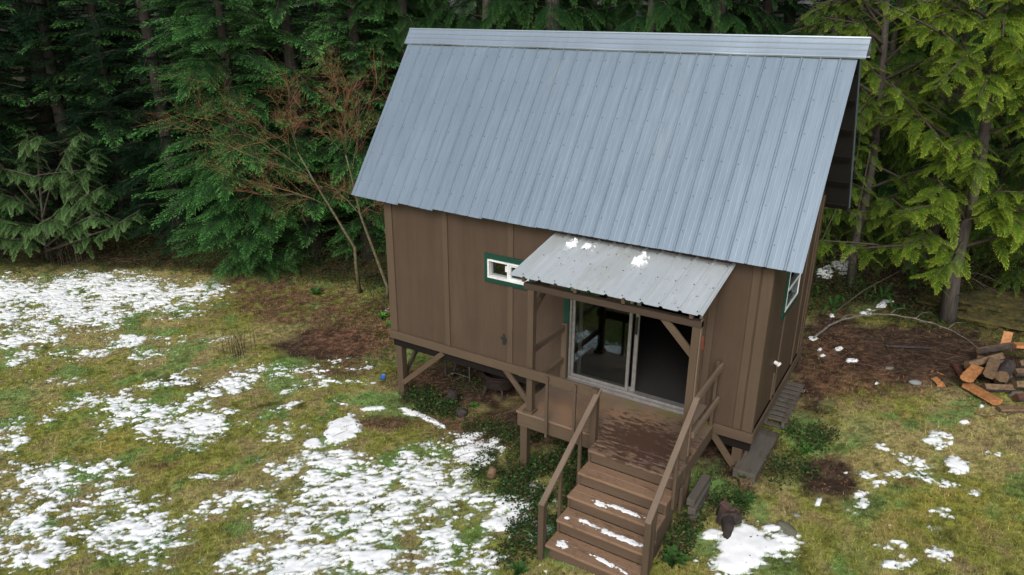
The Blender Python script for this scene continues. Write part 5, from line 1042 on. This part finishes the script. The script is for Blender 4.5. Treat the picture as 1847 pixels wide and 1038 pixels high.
mb=MB();mb.box(-.075,.075,-.06,.06,-.03,.10);o=mb.build('wood_block',[M['oldsplit']],origin=(0,0,0),bevel=.006);o.location=at(6.29,-.26,0);o.rotation_euler=(.05,0,.5);tag(o,'small square brown wood block at the foot of the front right stilt','wood block')
for i,(x,y,z,h,lab) in enumerate(((5.90,-.95,.0,.10,'lowest'),(5.885,-.93,.105,.10,'middle'),(5.86,-.90,.21,.09,'topmost'))):
    mb=MB();mb.box(-.05,.05,-.33,.30,0,h);o=mb.build('weathered_board',[M['grey']],origin=(0,0,0),bevel=.004);o.location=(x,y,gnd(5.9,-.95)-.02+z);o.rotation_euler=(0,0,.05-.03*i);tag(o,f'grey rotting board stacked beside the stair support, {lab} of three','board','grey boards stacked beside the stairs')
# ---------------- fire pit with cut letters
fx,fy=1.72,.82;fz=gnd(fx,fy)
pit=empty('fire_pit',(fx,fy,fz),'round rusty metal fire pit with cut-out letters in the shade under the cabin','fire pit')
mb=MB();n=40;r=.30;V=[]
for z,q in((.20,.26),(.24,.30),(.46,.305),(.47,.32),(.46,.29),(.26,.28),(.22,.05)):
    V+=[(q*math.cos(6.283*i/n),q*math.sin(6.283*i/n),z) for i in range(n)]
mb.add(V,[(r_*n+i,r_*n+(i+1)%n,(r_+1)*n+(i+1)%n,(r_+1)*n+i) for r_ in range(6) for i in range(n)]+[tuple(range(n-1,-1,-1))]);mb.build('bowl',M['iron'],pit,smooth=True).location=(0,0,0)
for a in(-2.5,-.9,.6,2.2): mb=MB();mb.beam((.24*math.cos(a),.24*math.sin(a),.26),(.31*math.cos(a),.31*math.sin(a),-.02),.045,.03,up=(math.cos(a+1.57),math.sin(a+1.57),0));mb.build('leg',M['iron'],pit).location=(0,0,0)
mb=MB();mb.tube([(.307*math.cos(6.283*i/n),.307*math.sin(6.283*i/n),.40) for i in range(n+1)],.006,4);mb.build('rim_band',M['iron'],pit).location=(0,0,0)
fc=bpy.data.curves.new('txt','FONT');fc.body='TEXAS';fc.size=.17;fc.resolution_u=3;to=bpy.data.objects.new('txt',fc);COL.objects.link(to)
bpy.context.view_layer.update();dg=bpy.context.evaluated_depsgraph_get();tme=bpy.data.meshes.new_from_object(to.evaluated_get(dg));bpy.data.objects.remove(to)
wd=max(v.co.x for v in tme.vertices)
for v in tme.vertices:
    a=-1.40+(v.co.x-wd/2)/.31;rr_=.3075;v.co=(rr_*math.cos(a),rr_*math.sin(a),.265+v.co.y*.95)
tme.materials.clear();tme.materials.append(M['black']);link(tme,'lettering',pit,(0,0,0))
mb=MB()
for q in(0,1): mb.poly([(.309*math.cos(a),.309*math.sin(a),z) for a,z in((-2.42+q*.12,.27),(-2.36+q*.12,.27),(-2.24+q*.12,.43),(-2.30+q*.12,.43))],(.002,-.002,0))
mb.build('emblem',M['black'],pit).location=(0,0,0)
# ---------------- kettle grill under the floor
gx,gy=.82,1.12;gzz=gnd(gx,gy)
gr=empty('kettle_grill',(gx,gy,gzz),'wheeled black kettle barbecue standing in the dark under the cabin floor','barbecue')
mb=MB();n=24;V=[]
for z,q in((.46,.02),(.48,.12),(.53,.20),(.60,.24),(.66,.235),(.73,.19),(.78,.10),(.79,.02)): V+=[(q*math.cos(6.283*i/n),q*math.sin(6.283*i/n),z) for i in range(n)]
mb.add(V,[(r_*n+i,r_*n+(i+1)%n,(r_+1)*n+(i+1)%n,(r_+1)*n+i) for r_ in range(7) for i in range(n)]);mb.build('kettle',M['black'],gr,smooth=True).location=(0,0,0)
feet=[(-.30,-.12),(.12,-.14),(.16,.26)]
for x,y in feet: mb=MB();mb.cyl((x,y,.03),(x*.5,y*.5,.52),.013,n=8);mb.build('leg',M['steel'],gr).location=(0,0,0)
for x,y in feet[:1]+feet[2:]: mb=MB();mb.cyl((x-.02,y-.015,.06),(x+.02,y+.015,.06),.065,n=16);mb.build('wheel',M['black'],gr).location=(0,0,0)
mb=MB();mb.cyl((-.28,-.12,.10),(.12,-.13,.10),.008,n=6);mb.build('crossbar',M['steel'],gr).location=(0,0,0)
# scrap of blue plastic
mb=MB();mb.poly([(-.05,-.02,.02),(0,-.045,.05),(.05,0,.03),(.03,.05,.08),(-.02,.03,.10)],(.01,.01,.02));o=mb.build('plastic_scrap',[M['blue']],origin=(0,0,0));o.location=at(-.63,.31,0);tag(o,'crumpled scrap of blue plastic on the grass left of the front stilt','litter')
# ================================================================ SKY, SUN, CAMERA
w=bpy.data.worlds.new('World');scene.world=w;w.use_nodes=True;nt=w.node_tree;nt.nodes.clear()
o_=nt.nodes.new('ShaderNodeOutputWorld');bg=nt.nodes.new('ShaderNodeBackground');sk=nt.nodes.new('ShaderNodeTexSky')
sk.sky_type='NISHITA';sk.sun_disc=False;sk.sun_elevation=R(38);sk.sun_rotation=R(165);sk.air_density=1;sk.dust_density=4;sk.ozone_density=1
hs=nt.nodes.new('ShaderNodeHueSaturation');hs.inputs['Saturation'].default_value=.58
nt.links.new(sk.outputs[0],hs.inputs['Color']);nt.links.new(hs.outputs[0],bg.inputs[0]);bg.inputs[1].default_value=.135;nt.links.new(bg.outputs[0],o_.inputs[0])
sl_=bpy.data.lights.new('sun','SUN');sl_.energy=1.45;sl_.angle=R(25);sl_.color=(1,.97,.93);so=bpy.data.objects.new('sun',sl_);COL.objects.link(so)
so.rotation_euler=(R(52),0,R(20))
yaw,pitch,roll=.5551,.3643,.0061;cam=bpy.data.cameras.new('camera');co=bpy.data.objects.new('camera',cam);COL.objects.link(co)
fwv=np.array((-math.sin(yaw)*math.cos(pitch),math.cos(yaw)*math.cos(pitch),-math.sin(pitch)));rt=np.array((math.cos(yaw),math.sin(yaw),0));up=np.cross(rt,fwv)
c,s=math.cos(roll),math.sin(roll);r2=c*rt+s*up;u2=-s*rt+c*up
from mathutils import Matrix
co.matrix_world=Matrix(((r2[0],u2[0],-fwv[0],7.8688),(r2[1],u2[1],-fwv[1],-8.718),(r2[2],u2[2],-fwv[2],5.2019),(0,0,0,1)))
cam.sensor_width=36;cam.lens=36*1297.49/1847;cam.clip_end=600;cam.clip_start=.05;scene.camera=co
vs=scene.view_settings;vs.view_transform='Standard';vs.look='None';vs.exposure=EXPO;vs.gamma=1
scene.cycles.use_denoising=True
try: scene.cycles.denoiser='OPENIMAGEDENOISE'
except Exception: pass
scene.cycles.max_bounces=6;scene.cycles.diffuse_bounces=3;scene.cycles.transparent_max_bounces=8
